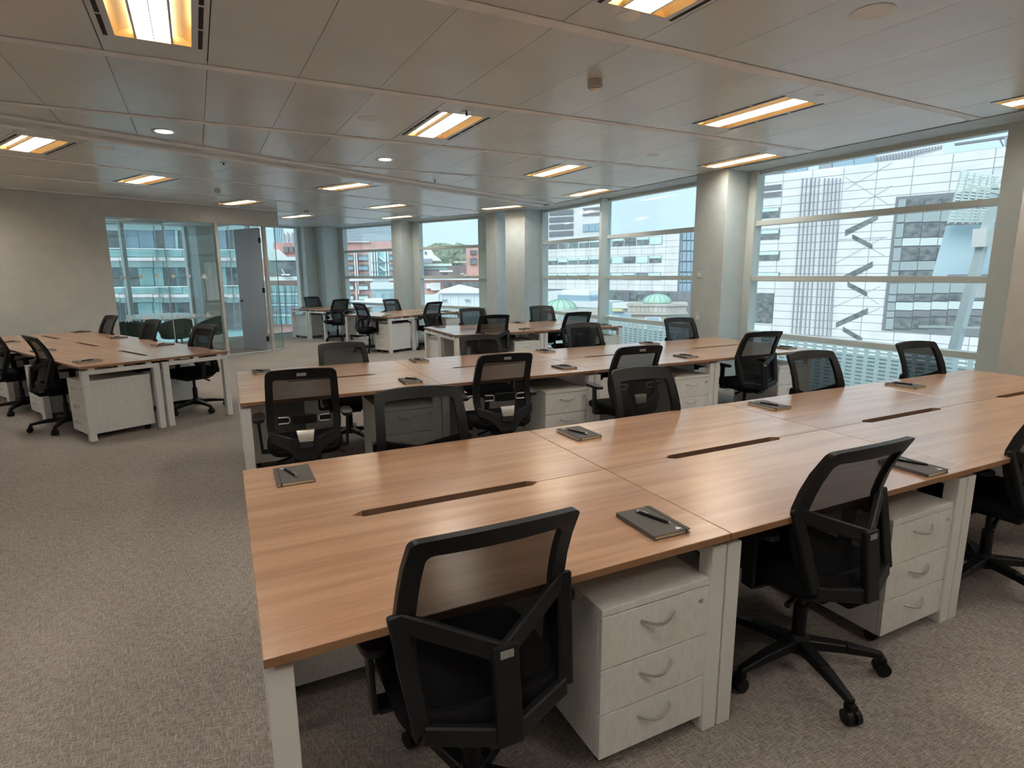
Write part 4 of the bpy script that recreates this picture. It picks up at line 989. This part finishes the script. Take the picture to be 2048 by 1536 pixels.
tb2.rect('window', 'ext_glass', *c7(840,515), *c7(935,575), .3); tb2.rect('window', 'ext_glass', *c7(840,630), *c7(935,720), .3)
tb2.rect('plant_box', 'ext_white', *c7(270,990), *c7(410,1100), .5, 2); tb2.rect('plant_box', 'ext_white', *c7(200,1000), *c7(270,1075), .5, 2)
dk = Ext('dark_roof_block', 'dark flat-roofed block with glazed canopy beyond the tent roof', 'building', facing(900, 88))
dk.rect('wall', 'ext_fin', *c7(100,770), *c7(960,960), 0, 8); dk.rect('canopy', 'ext_glass_mint', *c7(100,712), *c7(575,748), .6, 3); dk.rect('glazing', 'ext_glass_teal', *c7(180,748), *c7(510,800), .2)
dk.rect('core', 'ext_dark', *c7(510,738), *c7(780,890), .5, 4); dk.rect('ledge', 'ext_white', *c7(395,808), *c7(590,835), .6); dk.rect('rail', 'ext_white', *c7(600,682), *c7(810,695), .4)
dk.rect('glazing', 'ext_glass_teal', *c7(790,730), *c7(940,770), .4)
for i, (a, b) in enumerate((((715,890),(830,850)), ((700,860),(750,850)))): dk.poly('antenna', 'ext_white', [c7(*a), c7(*b), c7(b[0],b[1]+14), c7(a[0],a[1]+14)], .8)
wp = Ext('white_gable', 'white gabled roof at the left of the sky-filled window', 'building', facing(860, 76))
wp.poly('gable', 'ext_white', [c7(100,490), c7(265,490), c7(310,575), c7(430,668), c7(100,668)], 0, 5); wp.rect('window', 'ext_louvre', *c7(178,535), *c7(202,570), .2); wp.rect('wall', 'ext_fin', *c7(100,640), *c7(290,700), .1, 4)
tr_ = thing('tree_crown', 'grey green tree canopy beyond the dark roofs', 'tree', (0,0,0))
rt = random.Random(3); fpl = facing(890, 110)
for i in range(30):
    x, y = rt.uniform(300, 830), rt.uniform(600, 690); s_, z_ = fpl.at(*c7(x, y)); P = fpl.P+fpl.F*s_; P.z = z_; r = rt.uniform(1.6, 2.6)
    me = bpy.data.meshes.new('foliage'); bm = bmesh.new(); bmesh.ops.create_icosphere(bm, subdivisions=3, radius=r)
    for v in bm.verts: v.co *= 1+.16*math.sin(v.co.x*3.1+i)*math.sin(v.co.y*2.7)*math.sin(v.co.z*3.3+i)+rt.uniform(-.05,.05)
    bm.to_mesh(me); bm.free(); me.materials.append(MAT['ext_leaf']); o = bpy.data.objects.new('foliage', me); COL.objects.link(o); o.parent = tr_; o.location = P
P = fpl.P.copy(); P.z = -10; MB().tube([P-Vector((0,0,12)), P+Vector((0,0,10))], .5).build('trunk', 'ext_dark', tr_)
tn = Ext('tent_roof', 'white tented pavilion roof over a pale translucent drum', 'pavilion', facing(900, 45))
tn.poly('tent', 'ext_white', [c7(395,1120), c7(700,1028), c7(1100,1115), c7(1100,1142), c7(395,1142)], .3, 4)
tn.rect('drum', 'ext_roof_pale', *c7(370,1142), *c7(1100,1420), 0, 5)
for i in range(6): tn.rect('seam', 'ext_white', *c7(430+i*115,1150), *c7(436+i*115,1415), .06)
for x in (460, 795): tn.rect('vent', 'ext_roof', *c7(x-35,1225), *c7(x+40,1242), .25)
tn.poly('side_roof', 'ext_roof_pale', [c7(120,1270), c7(385,1140), c7(385,1300), c7(120,1400)], .1, 3); tn.rect('base', 'ext_roof_pale', *c7(100,1390), *c7(1200,1560), .1, 4)

# ---- behind the meeting room: teal glass offices
def c8(x, y): return (200+x/6.98, 420+y/6.98)
tg = Ext('glass_office', 'teal glass office building with white floor slabs behind the meeting room', 'building', facing(330, 42))
tg.rect('core', 'ext_glass_teal', 120, 330, 520, 720, 0, 8)
for y0, y1 in ((130,185), (668,712), (1172,1215), (-330,-270)):
    for x0, x1 in ((-400,-60), (-55,275), (280,740), (747,880), (885,1330), (1335,1760), (1765,2200)): tg.rect('floor_slab', 'ext_slab', *c8(x0,y0), *c8(x1,y1), .8)
for y0, y1 in ((195,285), (715,800), (1225,1290)):
    for x0, x1 in ((-400,275), (290,740), (755,880), (890,1330), (1340,1760), (1765,2200)): tg.rect('ceiling_strip', 'ext_glass_mint', *c8(x0,y0), *c8(x1,y1), .1)
for y0, y1 in ((290,545), (808,1058), (1295,1660)):
    for i, (x0, x1) in enumerate(((-400,-60), (0,275), (300,540), (545,745), (765,885), (895,1060), (1100,1330), (1340,1500), (1510,1760), (1765,2200))):
        tg.rect('window', ['ext_glass_blue','ext_glass','ext_glass_blue','ext_glass_blue','ext_glass'][i % 5] if y0 < 300 else ['ext_glass_teal','ext_glass','ext_glass','ext_glass_teal'][i % 4], *c8(x0,y0), *c8(x1,y1), .12)
for y in (553, 1068): tg.rect('handrail', 'ext_white', *c8(-400,y-5), *c8(2200,y+6), 1.0, -.85)
for y0, y1 in ((560,655), (1075,1160)):
    for x0, x1 in ((-400,330), (340,780), (790,1140), (1150,1760)): tg.rect('glass_balustrade', 'ext_glass_teal', *c8(x0,y0), *c8(x1,y1), .7, -.6)
for xt in (-60, 282, 745, 885, 1335, 1762): tg.poly('mullion', 'ext_dark', [c8(xt-6,100), c8(xt+5,100), c8(xt+120,1660), c8(xt+109,1660)], .95, -.6)
for xt in (330, 1060): tg.poly('column', 'ext_glass_mint', [c8(xt-18,290), c8(xt+18,290), c8(xt+38,660), c8(xt+4,660)], .3)
tx = Ext('blue_tower', 'pale blue glass tower glimpsed right of the open door', 'tower', facing(556, 160))
tx.sz('shaft', 'ext_glass_blue', tx.pl.at(546,450)[0], tx.pl.at(566,450)[0], -22, tx.pl.at(556,380)[1], 0, 12)
for i in range(5): tx.rect('mullion', 'ext_blind', 547+i*4, 380, 548.2+i*4, 520, .3)
ty = Ext('terracotta_building', 'terracotta rooftop with arcade glimpsed right of the open door', 'building', facing(585, 95))
ty.rect('wall', 'ext_terracotta', 548, 486, 620, 540, 0, 6); ty.rect('wall', 'ext_white', 565, 466, 600, 486, 0, 5)
for i in range(4):
    ty.rect('window', 'ext_louvre', 567+i*11, 493, 576+i*11, 505, .4); ty.rect('post', 'ext_fin', 566+i*9, 465, 568+i*9, 484, .4)
ty.poly('hip_roof', 'ext_roof_pale', [(536,517), (543,501), (558,499), (578,517)], .8, 4)
tz = Ext('terrace_building', 'teal glazed terrace building with terracotta bands right of the open door', 'building', facing(575, 60))
tz.rect('wall', 'ext_terracotta', 500, 518, 625, 690, 0, 6); tz.rect('upper_glazing', 'ext_glass', 538, 520, 625, 552, .3); tz.rect('ledge', 'ext_white', 500, 553, 625, 561, .6); tz.rect('roof_edge', 'ext_roof_pale', 538, 514, 625, 521, .5)
for y0, y1, mt in ((571,584,'ext_glass_teal'), (585,591,'ext_glass_mint'), (592,606,'ext_glass_teal'), (607,612,'ext_glass_mint'), (613,626,'ext_glass_blue'), (627,633,'ext_glass_mint'), (634,648,'ext_glass_teal')):
    for i in range(7): tz.rect('pane', mt, 500+i*18, y0, 517+i*18, y1, .3)
for i in range(9): tz.rect('mullion', 'ext_dark', 502+i*13.5, 571, 503.2+i*13.5, 648, .5)
tz.rect('chair_frame', 'ext_white', 563, 548, 580, 551, 1.2); tz.poly('chair_frame', 'ext_white', [(563,539), (565,539), (572,551), (570,551)], 1.2)
